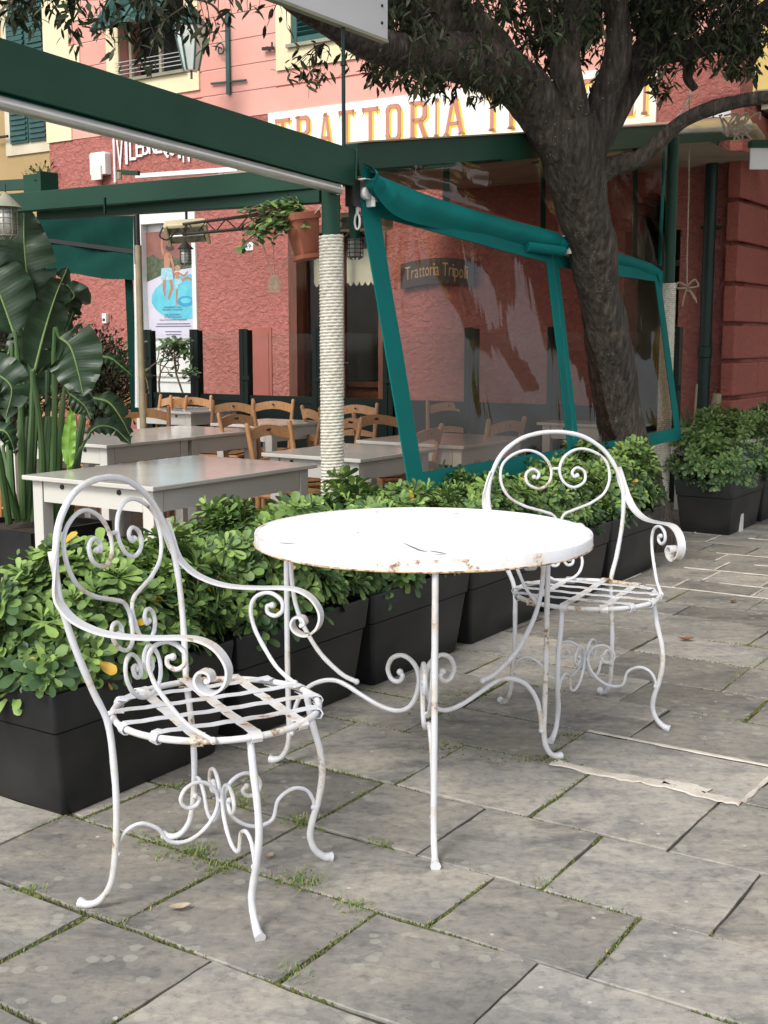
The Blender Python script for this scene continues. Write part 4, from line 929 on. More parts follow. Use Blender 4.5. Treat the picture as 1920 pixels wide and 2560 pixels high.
# poster
po = thing('advertising_poster', 'tall poster of two swimmers jumping into a blue pool on the white doorway', 'poster', fp(FS(365), 1.3, -.05))
s0, s1 = FS(308), FS(424); z0, z1 = FZ(360, 731), FZ(360, 498); PW, PH = s1-s0, z1-z0
M['p_bg'] = mat('poster_lilac', (0.55, 0.53, 0.60), (0.50, 0.48, 0.56), 3, .4); M['p_red'] = mat('poster_wall', (0.24, 0.10, 0.075), (0.19, 0.075, 0.06), 9, .4); M['p_blue'] = mat('poster_water', (0.08, 0.40, 0.50), (0.13, 0.50, 0.58), 6, .4)
M['p_green'] = mat('poster_plants', (0.10, 0.12, 0.06), (0.035, 0.05, 0.03), 30, .4); M['p_skin'] = mat('poster_skin', (0.42, 0.20, 0.12), (0.36, 0.16, 0.09), 12, .4); M['p_short'] = mat('poster_shorts', (0.18, 0.42, 0.52), (0.35, 0.55, 0.60), 60, .4)
M['p_hair'] = mat('poster_hair', (0.06, 0.03, 0.02), None, 12, .4); M['p_blond'] = mat('poster_blond_hair', (0.36, 0.24, 0.12), None, 12, .4); M['p_txt'] = mat('poster_text', (0.07, 0.09, 0.20), None, 12, .4); M['p_ring'] = mat('poster_ring', (0.03, 0.24, 0.42), (0.05, 0.30, 0.48), 12, .4)
def pp2(u, v, o=.0): return fp(s0+u*PW, z0+v*PH, -.055+o)
b = MB(); b.add([pp2(0, 0), pp2(1, 0), pp2(1, 1), pp2(0, 1)], [(0, 1, 2, 3)]); b.build('sheet', 'p_bg', po)
def flat(name, m, polys, o):
    b = MB()
    for pl in polys:
        a = sum(pl[i][0]*pl[(i+1) % len(pl)][1]-pl[(i+1) % len(pl)][0]*pl[i][1] for i in range(len(pl)))
        if a < 0: pl = pl[::-1]
        b.add([pp2(u, v, o) for u, v in pl], [tuple(range(len(pl)))])
    return b.build(name, m, po)
flat('printed_backdrop', 'p_red', [[(0, .70), (1, .70), (1, 1), (0, 1)]], .002)
flat('printed_plants', 'p_green', [[(0, .53), (.2, .57), (.42, .62), (.62, .64), (1, .66), (1, .72), (.86, .78), (.7, .72), (.5, .77), (.3, .74), (.15, .79), (0, .76)]], .003)
ell = lambda cx, cy, rx, ry, n=28: [(cx+rx*cos(2*pi*k/n), cy+ry*sin(2*pi*k/n)) for k in range(n)]
pool = [(.10, .34), (.18, .27), (.32, .215), (.5, .18), (.7, .175), (.88, .19), (1, .21), (1, .585), (.82, .595), (.6, .58), (.35, .54), (.18, .47), (.11, .41)]
flat('printed_kerb', 'p_bg', [[(0, .53), (.2, .57), (.42, .62), (.62, .635), (1, .64), (1, .58), (.5, .5), (.1, .3), (0, .3)]], .0035)
flat('printed_pool', 'p_blue', [pool], .004)
ring_ = ell(.74, .345, .155, .05)
b = MB(); n = 28; vs = [pp2(*p, .005) for p in ring_]+[pp2(*p, .005) for p in ell(.745, .352, .10, .026)]; b.add(vs, [(i, (i+1) % n, n+(i+1) % n, n+i) for i in range(n)]); b.build('printed_ring', 'p_ring', po)
def limb(pts, w): 
    out = []
    for (x0, y0, w0), (x1, y1, w1) in zip(pts[:-1], pts[1:]):
        dx, dy = (x1-x0)*PW, (y1-y0)*PH; l = math.hypot(dx, dy); nx, ny = -dy/l, dx/l; out.append([(x0+nx*w0/PW, y0+ny*w0/PH), (x0-nx*w0/PW, y0-ny*w0/PH), (x1-nx*w1/PW, y1-ny*w1/PH), (x1+nx*w1/PW, y1+ny*w1/PH)])
    return out
sk = limb([(.33, .95, .012), (.325, .86, .018), (.36, .78, .024)], 0)+limb([(.42, .80, .05), (.41, .66, .045)], 0)+limb([(.47, .78, .022), (.53, .68, .018), (.53, .56, .012)], 0)+limb([(.36, .56, .026), (.345, .48, .024), (.36, .40, .012)], 0)+limb([(.47, .56, .026), (.50, .48, .024), (.42, .37, .012)], 0)
sk += limb([(.60, .62, .03), (.60, .55, .028)], 0)+limb([(.62, .61, .012), (.72, .58, .010), (.80, .62, .008)], 0)+limb([(.56, .61, .012), (.52, .55, .010)], 0)+limb([(.61, .54, .016), (.58, .42, .014), (.57, .31, .008)], 0)+limb([(.64, .53, .018), (.78, .565, .015), (.90, .53, .008)], 0)
flat('printed_figures', 'p_skin', sk, .006)
flat('printed_shorts', 'p_short', [[(.31, .66), (.50, .66), (.53, .55), (.44, .545), (.40, .60), (.37, .545), (.29, .56)], [(.55, .555), (.66, .555), (.70, .52), (.62, .50), (.61, .46), (.55, .47)]], .007)
flat('printed_hair', 'p_hair', [ell(.47, .845, .075, .028)], .007); flat('printed_fair_hair', 'p_blond', [ell(.61, .655, .055, .025)], .007)
b = MB(); w_ = [('ARRIVEDERCI ALLA', .285, .34), ('PROSSIMA STAGIONE !', .262, .38), ('NEL FRATTEMPO', .215, .28), ('POTETE TROVARCI', .192, .32), ('NELLE NOSTRE BOUTIQUES DI', .168, .50)]
for s_, v, w in w_: text_mb(b, s_, pp2(.5-w/2, v, .006), E1, UP, .020, 0, .002, width=w*PW)
for v, w in ((.135, .62), (.112, .66), (.062, .30), (.035, .28)): b.add([pp2(.5-w/2, v, .007), pp2(.5+w/2, v, .007), pp2(.5+w/2, v+.006, .007), pp2(.5-w/2, v+.006, .007)], [(0, 1, 2, 3)])
b.build('printed_text', 'p_txt', po)
# painted oval plaque with script, seen through the clear curtain
pq = thing('wooden_plaque', 'dark curved wooden plaque with gold script, seen through the clear curtain', 'sign', fp(FS(945), 2.3, .05))
s0, s1 = FS(872), FS(1030); zc = FZ(945, 590); b = MB(); n = 12; vs = []
for k in range(n+1):
    t = k/n; x = lerp(s0, s1, t); a_ = .045*sin(pi*t); vs += [fp(x, zc-.15+a_, .03), fp(x, zc+.10+a_, .03), fp(x, zc-.15+a_, .06), fp(x, zc+.10+a_, .06)]
b.add(vs, [f for k in range(n) for f in ((k*4+2, k*4+6, k*4+7, k*4+3), (k*4, k*4+1, k*4+5, k*4+4), (k*4+1, k*4+3, k*4+7, k*4+5), (k*4, k*4+4, k*4+6, k*4+2))]+[(0, 2, 3, 1), (n*4, n*4+1, n*4+3, n*4+2)]); b.build('board', 'plaque', pq)
b = MB(); word = 'Trattoria Tripoli'
AD = {'T': 1.15, 'r': .62, 'a': .85, 't': .55, 'o': .88, 'i': .36, 'p': .88, 'l': .36, ' ': .5}; tot = sum(AD[c] for c in word); acc = 0
for ch in word:
    w_ = AD[ch]/tot*(s1-s0-.12); t = (acc+AD[ch]/2)/tot; x = s0+.06+acc/tot*(s1-s0-.12); acc += AD[ch]
    if ch != ' ': text_mb(b, ch, fp(x, zc-.07+.045*sin(pi*t), .061), (E1*.99+UP*.12*cos(pi*t)).normalized(), UP, .135, 0, .003, width=w_*.84)
b.build('script', 'gold', pq)

# ================================================================= OTHER BUILDINGS
yh = thing('ochre_house', 'tall ochre house with green louvred shutters at the far left edge', 'building', (-7, 20, 0))
YO = at(0, 500, 19.0); b = MB(); ax = E1; 
def yb_(mb, s0, s1, z0, z1, o0, o1): return mb.frame(YO.xy.to_3d()+E1*(s0+s1)/2+NF*(o0+o1)/2+UP*(z0+z1)/2, E1, NF, UP, (s1-s0)/2, (o1-o0)/2, (z1-z0)/2)
yb_(b, -6, 4.0, -.1, 12, -3, 0); b.build('wall', 'ochre', yh)
def ys(x, y): p = onp(x, y, YO, NF); return (p-YO).dot(E1), p.z
for (xa, xb, ya, yb2) in ((12, 102, 38, 108), (14, 112, 250, 272)):
    sA, zA = ys(xa, yb2); sB, zB_ = ys(xb, ya); zA = min(zA, zB_-.5)
    w = MB(); yb_(w, sA, sB+.4, zA-.0, zA+2.2, -.01, .03); wn_ = w.build('window', 'offw', yh)
    for o in (0, 1):
        q = MB(); u0 = sA+.14+o*(sB-sA)*.42; u1 = u0+(sB-sA)*.40
        yb_(q, u0, u1, zA+.16, zA+2.0, .03, .06); k = zA+.2
        while k < zA+1.95: yb_(q, u0+.03, u1-.03, k, k+.035, .06, .085); k += .075
        q.build('shutter', 'shutter', wn_)
sA, zA = ys(0, 300); b = MB(); b.tube([YO.xy.to_3d()+E1*sA+UP*zA+NF*.1, YO.xy.to_3d()+E1*(sA+.3)+UP*zA+NF*.1], .02, 6); b.build('iron_bar', 'dark', yh)
bh = thing('balcony_house', 'yellow house with a stone balcony and scrolled iron railing at the upper right edge', 'building', fp(S1+1, 3, -2))
BO = C1+E2*1.2+E1*.2
b = MB(); b.frame(BO+E1*2.2+E2*2.6+UP*6.4, E1, E2, UP, 2.6, 1.4, 3.0); b.build('wall', 'yellow', bh)
zs = 3.15
b = MB()
for k, (g, z0, z1) in enumerate(((0, zs+.16, zs+.24), (-.05, zs+.08, zs+.16), (-.13, zs, zs+.08))): b.frame(BO+E1*1.7+E2*.15+UP*(z0+z1)/2, E1, E2, UP, 1.9+g, .95+g, (z1-z0)/2)
b.build('balcony_slab', 'stone', bh)
b = MB(); b.frame(BO+E1*.35+E2*-.1+UP*(zs-.42), E1, E2, UP, .16, .2, .42, taper=.6); b.frame(BO+E1*1.9+E2*-.1+UP*(zs-.42), E1, E2, UP, .16, .2, .42, taper=.6); b.build('bracket', 'offw', bh)
b = MB(); b.frame(BO+E1*1.7+E2*.9+UP*(zs-.6), E1, E2, UP, 1.7, .1, .6); b.build('pilaster', 'offw', bh)
b = MB(); y0 = BO+E1*-.1+E2*-.72+UP*(zs+.24)
b.tube([y0+UP*.95, y0+UP*.95+E1*3.5], .014, 6); b.tube([y0+UP*.08, y0+UP*.08+E1*3.5], .012, 6)
for k in range(14):
    c = y0+E1*(k*.26+.02); b.tube([c+UP*.05, c+UP*.95], .009, 6)
    for q in range(3):
        cc = c+E1*.13+UP*(.22+q*.27); b.tube([cc+E1*(.10*(1-j/22)*cos(j*.5+q))+UP*(.10*(1-j/22)*sin(j*.5+q)) for j in range(20)], .006, 5)
b.build('railing', 'dark', bh)
# filler house behind, closes the view over the roofs
b = MB(); b.frame(Vector((9.5, 21, 5)), E1, E2, UP, 6, 1, 6); bk_ = thing('far_house', 'pale yellow house wall far behind the tree crown on the right', 'building', (9.5, 21, 0)); b.build('wall', 'yellow', bk_)

# ================================================================= DOWNPIPE, CORDS, RIGHT-HAND BITS
dpz = thing('downpipe', 'dark green rain downpipe with a collar on the red wall at the right', 'pipe', fp(FS(1537), FLOOR, .08))
s = FS(1537, 600); b = MB(); b.tube([fp(s, -.10, .10), fp(s, 3.0, .10), fp(s, 3.1, .10)], .052, 16); b.build('pipe', 'pipe', dpz, True)
b = MB(); zc = FZ(1530, 760); b.lathe([(.052, -.05), (.062, -.045), (.062, .045), (.052, .05)], fp(s, zc, .10), 16); b.build('collar', 'pipe', dpz, True)
b = MB(); zc = FZ(1530, 985); b.frame(fp(s, .35, .06), E1, NF, UP, .09, .05, .012); b.frame(fp(s, 2.2, .06), E1, NF, UP, .075, .05, .012); b.build('bracket', 'dgreen', dpz)
gut = thing('roof_gutter', 'grey green metal gutter over the right end of the terrace roof', 'gutter', fp(2.5, 2.9, .3))
b = MB(); ga, gb = at(1330, 296, 8.3), at(1606, 272, 9.6); P = [lerp(ga, gb, k/8) for k in range(9)]; b.tube(P, .075, 14); b.build('trough', 'alu', gut, True)
b = MB(); b.tube([at(1600, 272, 9.6), at(1625, 280, 9.9), at(1640, 300, 10.1)], .05, 10); b.build('elbow', 'pole', gut, True)
cd = thing('tied_cord', 'thin pale cord hanging on the red wall, tied in a bow', 'cord', at(1487, 600, 9.2)); yc = 9.2
b = MB(); b.tube([at(1489, 205, 9.2), at(1488, 400, yc), at(1484, 560, yc), at(1484, 618, yc)], .006, 6); b.build('line', 'cord', cd, True)
b = MB()
for pts in ([(1484, 618), (1466, 610), (1462, 622), (1484, 622)], [(1484, 618), (1500, 604), (1508, 618), (1484, 622)], [(1484, 620), (1478, 640), (1474, 662)], [(1484, 620), (1500, 640), (1505, 655)], [(1484, 620), (1492, 632), (1502, 648)], [(1480, 628), (1490, 628)]): b.tube(catmull([at(*p, yc) for p in pts], 5), .0065, 6)
b.build('bow', 'cord', cd, True)
b = MB(); b.tube(catmull([at(*p, 9.3) for p in ((1492, 195), (1488, 215), (1470, 245), (1440, 275), (1405, 300))], 6), .008, 6); tag(b.build('slack_wire', 'ropec', smooth=True), 'pale slack wire from the wall to the roof edge, upper right', 'wire')
tn = thing('wire_tangle', 'tangle of loose wires hanging over the right end of the gutter', 'wires', at(1600, 280, 9.0)); b = MB()
for k in range(7):
    P = [at(1555+random.uniform(-10, 50)+j*9, 262+random.uniform(-22, 45), 9.0) for j in range(6)]; b.tube(catmull(P, 5), .007, 5)
b.build('strands', 'cord', tn, True)
pv = thing('white_awning', 'white awning valance with green edge at the right border, above the rusticated wall', 'awning', at(1650, 340, 8.5))
b = MB(); A_, B_ = at(1619, 366, 8.6), at(1700, 366, 8.6); h = at(1619, 318, 8.6)-A_; b.frame((A_+B_)/2+UP*h.z/2, (B_-A_).normalized(), (B_-A_).normalized().cross(UP), UP, (B_-A_).length/2, .008, h.z/2); b.build('valance', 'whitep', pv)
b = MB(); b.beam(A_+UP*(h.z+.02)-E1*0, B_+UP*(h.z+.02), .06, .05); b.beam(A_+UP*(h.z+.02), A_+UP*(h.z+.02)+E2*1.5, .04, .04); b.build('bar', 'dgreen', pv)
# pots and stakes by the pipe
bm_ = thing('bamboo_stakes', 'pale bamboo stakes and a dry trunk leaning by the downpipe foot', 'stakes', (2.9, 10, 0)); b = MB()
yb3 = 9.4
for (xa, ya, xb, yb2, r) in ((1531, 950, 1550, 850, .035), (1522, 950, 1524, 890, .045), (1497, 950, 1505, 830, .010)): b.tube([at(xa, ya, yb3)-UP*.0, at(xb, yb2, yb3)], r, 10)
b.build('canes', 'pole', bm_, True)
fr_ = thing('strap_leaf_plant', 'small plant with dark strap leaves behind the planter, at the foot of the red wall', 'plant', gz(1490, 900, .3)); Pq, Dq, Nq, Lq, Wq, Mq = [], [], [], [], [], []
base = at(1490, 950, 9.3)
for k in range(16):
    a_ = random.uniform(0, 2*pi); Pq.append(base+Vector((.05*cos(a_), .05*sin(a_), 0))); Dq.append((.35*cos(a_), .35*sin(a_), 1)); Nq.append((-cos(a_), -sin(a_), .4)); Lq.append(random.uniform(.2, .42)); Wq.append(.03); Mq.append(0)
foliage('leaves', Pq, Dq, Nq, Lq, Wq, Mq, ['leaf_c'], fr_, .3, .35, ((.4, .9), (.8, .7)))
# ================================================================= PERGOLA, POSTS, AWNINGS
P1 = Vector((-.205, 4.75, 0)); P2 = Vector((1.83, 7.84, 0))
def rope_post(name, c, ztop, zpole, lab, rr_=.046):
    t = thing(name, lab, 'post', c+UP*FLOOR)
    b = MB(); b.tube([c+UP*FLOOR, c+UP*zpole], .036, 20); b.build('pole', 'dgreen', t, True)
    b = MB(); z = FLOOR+.02; pitch = .0125; n = 26; P = []
    k = 0
    while z < ztop: a = 2*pi*k/n; P.append(c+Vector((.041*cos(a), .041*sin(a), 0))+UP*z); z += pitch/n; k += 1
    # one rope wound round the pole; its twist is in the radius
    rad = [.0068+.0012*sin(i*2.1) for i in range(len(P))]
    b.tube(P, rad, 6, ref=None); b.build('rope_wrap', 'ropec', t, True); return t
rope_post('rope_wrapped_post', P1, 1.637, 1.86, 'green post wrapped in pale rope, centre of the photo, carrying the pergola corner')
rope_post('rope_wrapped_post', P2, 1.60, 2.50, 'second rope-wrapped post behind the tree, at the far end of the clear curtains')
mbm = thing('diagonal_pergola_beam', 'dark green metal box beam running from the upper left corner to the rope-wrapped post', 'beam', tp(1.9, -.45, 1.92))
def pb(t): return (-1.195+.552*t, 3.198+.834*t)            # the line p = -.45
b = MB(); A_ = tp(-2.2, -.45, 2.09); B_ = tp(1.93, -.45, 1.895)
d_ = (B_-A_).normalized(); up_ = E1.cross(d_).normalized(); up_ = up_ if up_.z > 0 else -up_
b.frame((A_+B_)/2, d_, E1, up_, (B_-A_).length/2, .022, .070); b.frame((A_+B_)/2-up_*.066+E1*.012, d_, E1, up_, (B_-A_).length/2, .014, .006); b.frame(tp(1.932, -.45, 1.894)+d_*.003, d_, E1, up_, .004, .028, .073)
b.build('box_beam', 'dgreen', mbm, bevel=.003)
b = MB(); b.frame((A_+B_)/2-up_*.082-E1*.01-d_*.05, d_, E1, up_, (B_-A_).length/2-.10, .010, .010); b.build('canvas_edge', 'teal', mbm)
b = MB(); b.tube([A_-up_*.110+E1*.012, B_-up_*.094+E1*.012-d_*.09], .0195, 16); b.tube([B_-up_*.094+E1*.012-d_*.095, B_-up_*.094+E1*.012-d_*.088], .021, 16); b.build('roller_tube', 'alu', mbm, True)
crn = thing('awning_winch', 'white awning bracket with a hanging crank eye beside the rope-wrapped post top', 'bracket', P1+UP*1.8)
wc = tp(1.99, -.44, 1.80); b = MB(); b.frame(wc+E2*.03+UP*.01, E2, E1, UP, .004, .045, .055); b.frame(wc+UP*.055, E2, E1, UP, .04, .045, .003); b.build('bracket_plate', 'whitep', crn, bevel=.002)
b = MB(); b.lathe([(.020, -.03), (.024, -.028), (.024, -.012), (.018, -.010), (.018, .010), (.024, .012), (.024, .03), (.018, .032)], wc+UP*.005, 16, ax=E1); b.build('gear', 'whitep', crn, True)
b = MB(); c = wc-UP*.02-E2*.03; b.tube([c+UP*.03, c-UP*.055], .006, 8); b.tube([c-UP*.085+(E1*cos(a)*.012+UP*sin(a)*.03) for a in [2*pi*k/14 for k in range(14)]], .0045, 6, closed=True); b.build('crank_eye', 'whitep', crn, True)
b = MB(); b.frame(wc-E2*.06, E2, E1, UP, .02, .022, .05); b.build('cheek', 'dark', crn)
# the second beam, going back to the left from the corner
sb_ = thing('cross_beam', 'stepped dark green beam with gutter running left from the rope-wrapped post, behind the diagonal beam', 'beam', P1+UP*1.85)
YL = 6.1
def AB(xa, ya, xb, yb_, Ya=4.80, Yb=YL): return at(xa, ya, Ya), at(xb, yb_, Yb)
b = MB()
a1_, b1_ = AB(712, 382, -120, 452); b.beam(a1_+UP*0, b1_, .05, .085)
b.build('gutter_beam', 'dgreen', sb_, bevel=.003)
b = MB(); a2_, b2_ = AB(700, 424, 90, 462, 4.83, 5.9); b.beam(a2_+NF*.0, b2_, .06, .052); b.build('lower_beam', 'dgreen', sb_, bevel=.002)
b = MB(); c = at(84, 414, 5.85); b.frame(c, E1, E2, UP, .05, .05, .075); b.frame(c+E1*.065, E1, E2, UP, .012, .055, .085); b.build('junction_box', 'dgreen', sb_, bevel=.003)
b = MB()
for x, y in ((238, 446), (477, 433)): c = at(x, y, 5.35); b.frame(c-E2*.03, E1, E2, UP, .003, .006, .035)
b.build('joint_cover', 'pipe', sb_)
b = MB(); c = at(478, 384, 5.22)
b.tube([c+E1*-.03, c+E1*.03], .006, 6); 
for k in range(4): a = R(20+45*k); b.tube([c-(E1*cos(a)+UP*sin(a))*.022, c+(E1*cos(a)+UP*sin(a))*.022], .0045, 6)
b.build('rope_cleat', 'ropec', sb_, True)
b = MB(); b.beam(at(70, 398, 5.9), at(-60, 404, 6.4), .03, .05); b.beam(at(84, 390, 5.8), at(84, 378, 5.8), .04, .04); b.beam(at(255, 372, 5.9), at(300, 374, 5.85), .02, .02); b.build('canopy_rail', 'dgreen', sb_)
b = MB(); b.tube([at(258, 388, 5.8), at(258, 372, 5.8)], .012, 8); b.build('pipe_stub', 'pole', sb_)
# right canopy: fascia from the corner back to the second post
ca = thing('right_canopy_frame', 'weathered dark green roof edge from the rope-wrapped post to the tree and beyond', 'roof frame', P1+UP*2)
fa, fb = at(760, 346, 4.86), at(1436, 292, 8.15); b = MB()
dd = (fb-fa).normalized(); b.frame((fa+fb)/2, dd, dd.cross(UP).normalized(), dd.cross(UP).normalized().cross(dd), (fb-fa).length/2, .03, .062); b.build('fascia', 'dgreen', ca, bevel=.003)
b = MB(); b.beam(fa+UP*.066+E1*.01, fb+UP*.066+E1*.01, .09, .006); b.build('roof_lip', 'pole', ca)
fc = at(1436, 300, 8.2)
for q0, q1, w_ in [(fc, fc-E1*3.2+E2*2.0+UP*.2, .06), (fc+E2*.05, at(1610, 292, 9.9), .06), (fa-UP*.03, fa-UP*.30+E2*.02, .03)]+[(at(x, ya, Y)-E1*.05, at(x, yb_, Y)-E1*.05, .03) for x, ya, yb_, Y in ((984, 340, 440, 5.75), (1190, 330, 520, 6.9), (1388, 315, 570, 7.8))]:
    b = MB(); b.beam(q0, q1, w_, w_); b.build('frame_bar', 'dgreen', ca)
# opaque roof cloth over the right-hand bay, extended to the wall to shade it
b = MB(); n = 12; rows = []
for k in range(n+1):
    u = k/n*1.55+.2
    for j in range(6):
        v = j/5; p = lerp(fa, fb, min(u, 1.0)) if u <= 1 else fb+E2*(3.0*(u-1)/.75)+UP*(.16*(u-1)/.75)
        rows.append(p-E1*(.05+v*(2.7 if u < 1.02 else 3.2))+UP*(.035-.06*v+.02*sin(u*17+j)))
b.add(rows, [(k*6+j, k*6+j+1, k*6+7+j, k*6+6+j) for k in range(n) for j in range(5)]); b.build('roof_cloth', 'tan', ca, True)
# ---- clear curtains
def curtain(name, lab, tl, tr, br, bl, bands, gores=14, wr=.012, sd=1):
    t = thing(name, lab, 'curtain', tl)
    nx, nz = 26, 22; b = MB(); g = random.Random(sd)
    nrm = (tr-tl).cross(bl-tl).normalized()
    ph = [g.uniform(0, 6) for _ in range(6)]
    def pt(u, v, o=0.0):
        p = lerp(lerp(tl, tr, u), lerp(bl, br, u), v); w = sin(pi*u)*sin(pi*v)
        q = wr*w*(sin(u*9+ph[0]+v*3)+.7*sin(u*23+ph[1]-v*5)*(1-v)+.5*sin((u-v)*14+ph[2]))
        return p+nrm*(q+o)
    b.add([pt(i/nx, j/nz) for j in range(nz+1) for i in range(nx+1)], [(j*(nx+1)+i, j*(nx+1)+i+1, (j+1)*(nx+1)+i+1, (j+1)*(nx+1)+i) for j in range(nz) for i in range(nx)])
    b.build('clear_sheet', 'pvc', t, True)
    q = MB()
    for (u0, v0, u1, v1) in bands:
        N = 24 if (u1-u0 > .5 or v1-v0 > .5) else 2; lng = (u1-u0) > (v1-v0)
        vs = []
        for k in range(N+1):
            f = k/N
            for side_ in (0, 1):
                u = lerp(u0, u1, f) if lng else (u0, u1)[side_]; v = (v0, v1)[side_] if lng else lerp(v0, v1, f)
                vs.append(pt(min(max(u, 0), 1), min(max(v, 0), 1), .003)); vs.append(pt(min(max(u, 0), 1), min(max(v, 0), 1), -.003))
        fs = []
        for k in range(N):
            a = k*4; fs += [(a, a+2, a+6, a+4), (a+1, a+5, a+7, a+3), (a, a+4, a+5, a+1), (a+2, a+3, a+7, a+6)]
        fs += [(0, 1, 3, 2), (N*4, N*4+2, N*4+3, N*4+1)]
        q.add(vs, fs)
    q.build('canvas_border', 'teal', t, True); return t, pt
Tl, Tm, Tr = at(776, 425, 4.84), at(1192, 548, 6.38), at(1424, 588, 7.78)
Bl, Bm, Br = at(886, 1072, 4.82), at(1243, 1000, 6.30), at(1472, 948, 7.72)
c1, pt1 = curtain('clear_curtain', 'large clear plastic curtain with teal canvas border, right of the rope-wrapped post', Tl, Tm, Bm, Bl, [(0, 0, .072, 1), (.955, 0, 1, 1), (.072, .925, .955, 1), (.072, 0, .955, .05)])
c2, pt2 = curtain('clear_curtain', 'second clear plastic curtain with teal border, behind the tree trunk', Tm+E2*.015, Tr, Br, Bm+E2*.015, [(0, 0, .03, 1), (.935, 0, 1, 1), (.03, .93, .935, 1), (.03, 0, .935, .06)], sd=4)
b = MB()
for (x, y) in ((794, 549), (875, 1018+0)): 
    p = pt1(.035, .2 if y < 700 else .88, .006); b.lathe([(.006, 0), (.006, .003), (.002, .004)], p, 10, ax=-E2+E1*.6)
b.build('snap_stud', 'alu', c1)
# upper gable sheet between the curtains' top and the canopy edge
g_t = thing('gable_sheet', 'triangular clear plastic sheet with teal edge under the roof edge, above the curtains', 'curtain', Tm)
b = MB(); ta, tb2 = at(790, 365, 4.88), at(1436, 318, 8.1); nx, nz = 30, 8
ga_, gb_ = Tl+UP*.10+E1*-.01, Tr+UP*.05
b.add([lerp(lerp(ta, tb2, i/nx), lerp(ga_, gb_, i/nx), j/nz)+E1*.012*sin(i*.9)*sin(j*1.1) for j in range(nz+1) for i in range(nx+1)], [(j*(nx+1)+i, j*(nx+1)+i+1, (j+1)*(nx+1)+i+1, (j+1)*(nx+1)+i) for j in range(nz) for i in range(nx)]); b.build('clear_sheet', 'pvc', g_t, True)
b = MB(); b.strap([tb2, lerp(tb2, gb_, .5), gb_], E2, .05, .005); b.build('canvas_border', 'teal', g_t)
# rolled teal valances
def valance(name, lab, top, low, fat, sd):
    t = thing(name, lab, 'awning valance', top[0]); g = random.Random(sd); n = 40; m = 10; vs = []
    T_ = catmull(top, 10); L_ = catmull(low, 10); n = min(len(T_), len(L_))-1
    for i in range(n+1):
        for j in range(m+1):
            v = j/m; p = lerp(T_[i], L_[i], v); bulge = sin(pi*min(1, v*1.05))*fat*(1+.12*sin(i*.8)+.08*sin(i*1.9+j))
            vs.append(p+(E1*.9-E2*.1)*bulge)
    b = MB(); b.add(vs, [(i*(m+1)+j, (i+1)*(m+1)+j, (i+1)*(m+1)+j+1, i*(m+1)+j+1) for i in range(n) for j in range(m)])
    # closed underside
    o = len(b.v); us = []
    for i in range(n+1):
        for j in range(4): v = j/3; us.append(lerp(L_[i], T_[i], v*.9)-E1*.03*sin(pi*v)-UP*.02*sin(pi*v))
    b.add(us, [(i*4+j, (i+1)*4+j, (i+1)*4+j+1, i*4+j+1) for i in range(n) for j in range(3)])
    b.build('rolled_canvas', 'teal', t, True); return t
v1 = valance('canvas_valance', 'sagging roll of teal canvas above the large clear curtain', [at(782, 352, 4.80), at(808, 372, 4.86), at(840, 388, 4.98), at(950, 430, 5.4), at(1090, 472, 5.95), at(1190, 498, 6.3), at(1222, 513, 6.42)],
             [at(806, 388, 4.76), at(812, 420, 4.80), at(862, 470, 4.95), at(960, 497, 5.4), at(1090, 528, 5.95), at(1180, 547, 6.3), at(1214, 552, 6.42)], .045, 3)
b = MB(); b.tube([at(1130, 533, 6.1)+E1*.02, at(1204, 543, 6.36)+E1*.03], .026, 14); b.build('roller_end', 'teal', v1, True)
b = MB(); c = at(1212, 530, 6.42)+E1*.03; b.frame(c, E2, E1, UP, .004, .03, .045); b.frame(c+UP*.045, E2, E1, UP, .03, .03, .003); b.build('end_bracket', 'whitep', v1)
v2 = valance('canvas_valance', 'shorter roll of teal canvas right of the tree trunk', [at(1300, 536, 6.95), at(1350, 550, 7.3), at(1400, 566, 7.6), at(1424, 580, 7.80)], [at(1300, 566, 6.95), at(1350, 578, 7.3), at(1400, 594, 7.6), at(1424, 602, 7.80)], .03, 5)
b = MB(); a_ = at(1424, 585, 7.8); b.prism([(0, 0), (.0, -.14), (-.10, -.02)], a_+E1*.02, (Tr-Tm).normalized(), UP, .006); b.build('corner_flap', 'teal', v2)
# white sign board over the diagonal beam
wb = thing('white_sign_board', 'blank white board held by a thin rod above the pergola corner, top centre', 'board', tp(1.5, -.45, 2.5))
b = MB(); b.frame(tp(1.07, -.45, 2.75), E2, E1, UP, 1.105, .012, .33); b.build('board', 'boardw', wb, bevel=.002)
b = MB(); b.frame(tp(1.07, -.45, 2.415), E2, E1, UP, 1.107, .015, .006); b.build('edge_trim', 'stone', wb)
b = MB(); 
for z in (2.475, 2.54): b.lathe([(.006, 0), (.006, .004), (.003, .006)], tp(2.13, -.437, z), 10, ax=E1)
b.build('bolt', 'dark', wb)
b = MB(); b.tube([tp(1.885, -.45, 2.43), tp(1.885, -.45, 1.95)], .0075, 10); b.tube([tp(1.885, -.45, 2.27), tp(1.885, -.45, 2.285)], .012, 10); b.build('rod', 'pipe', wb)
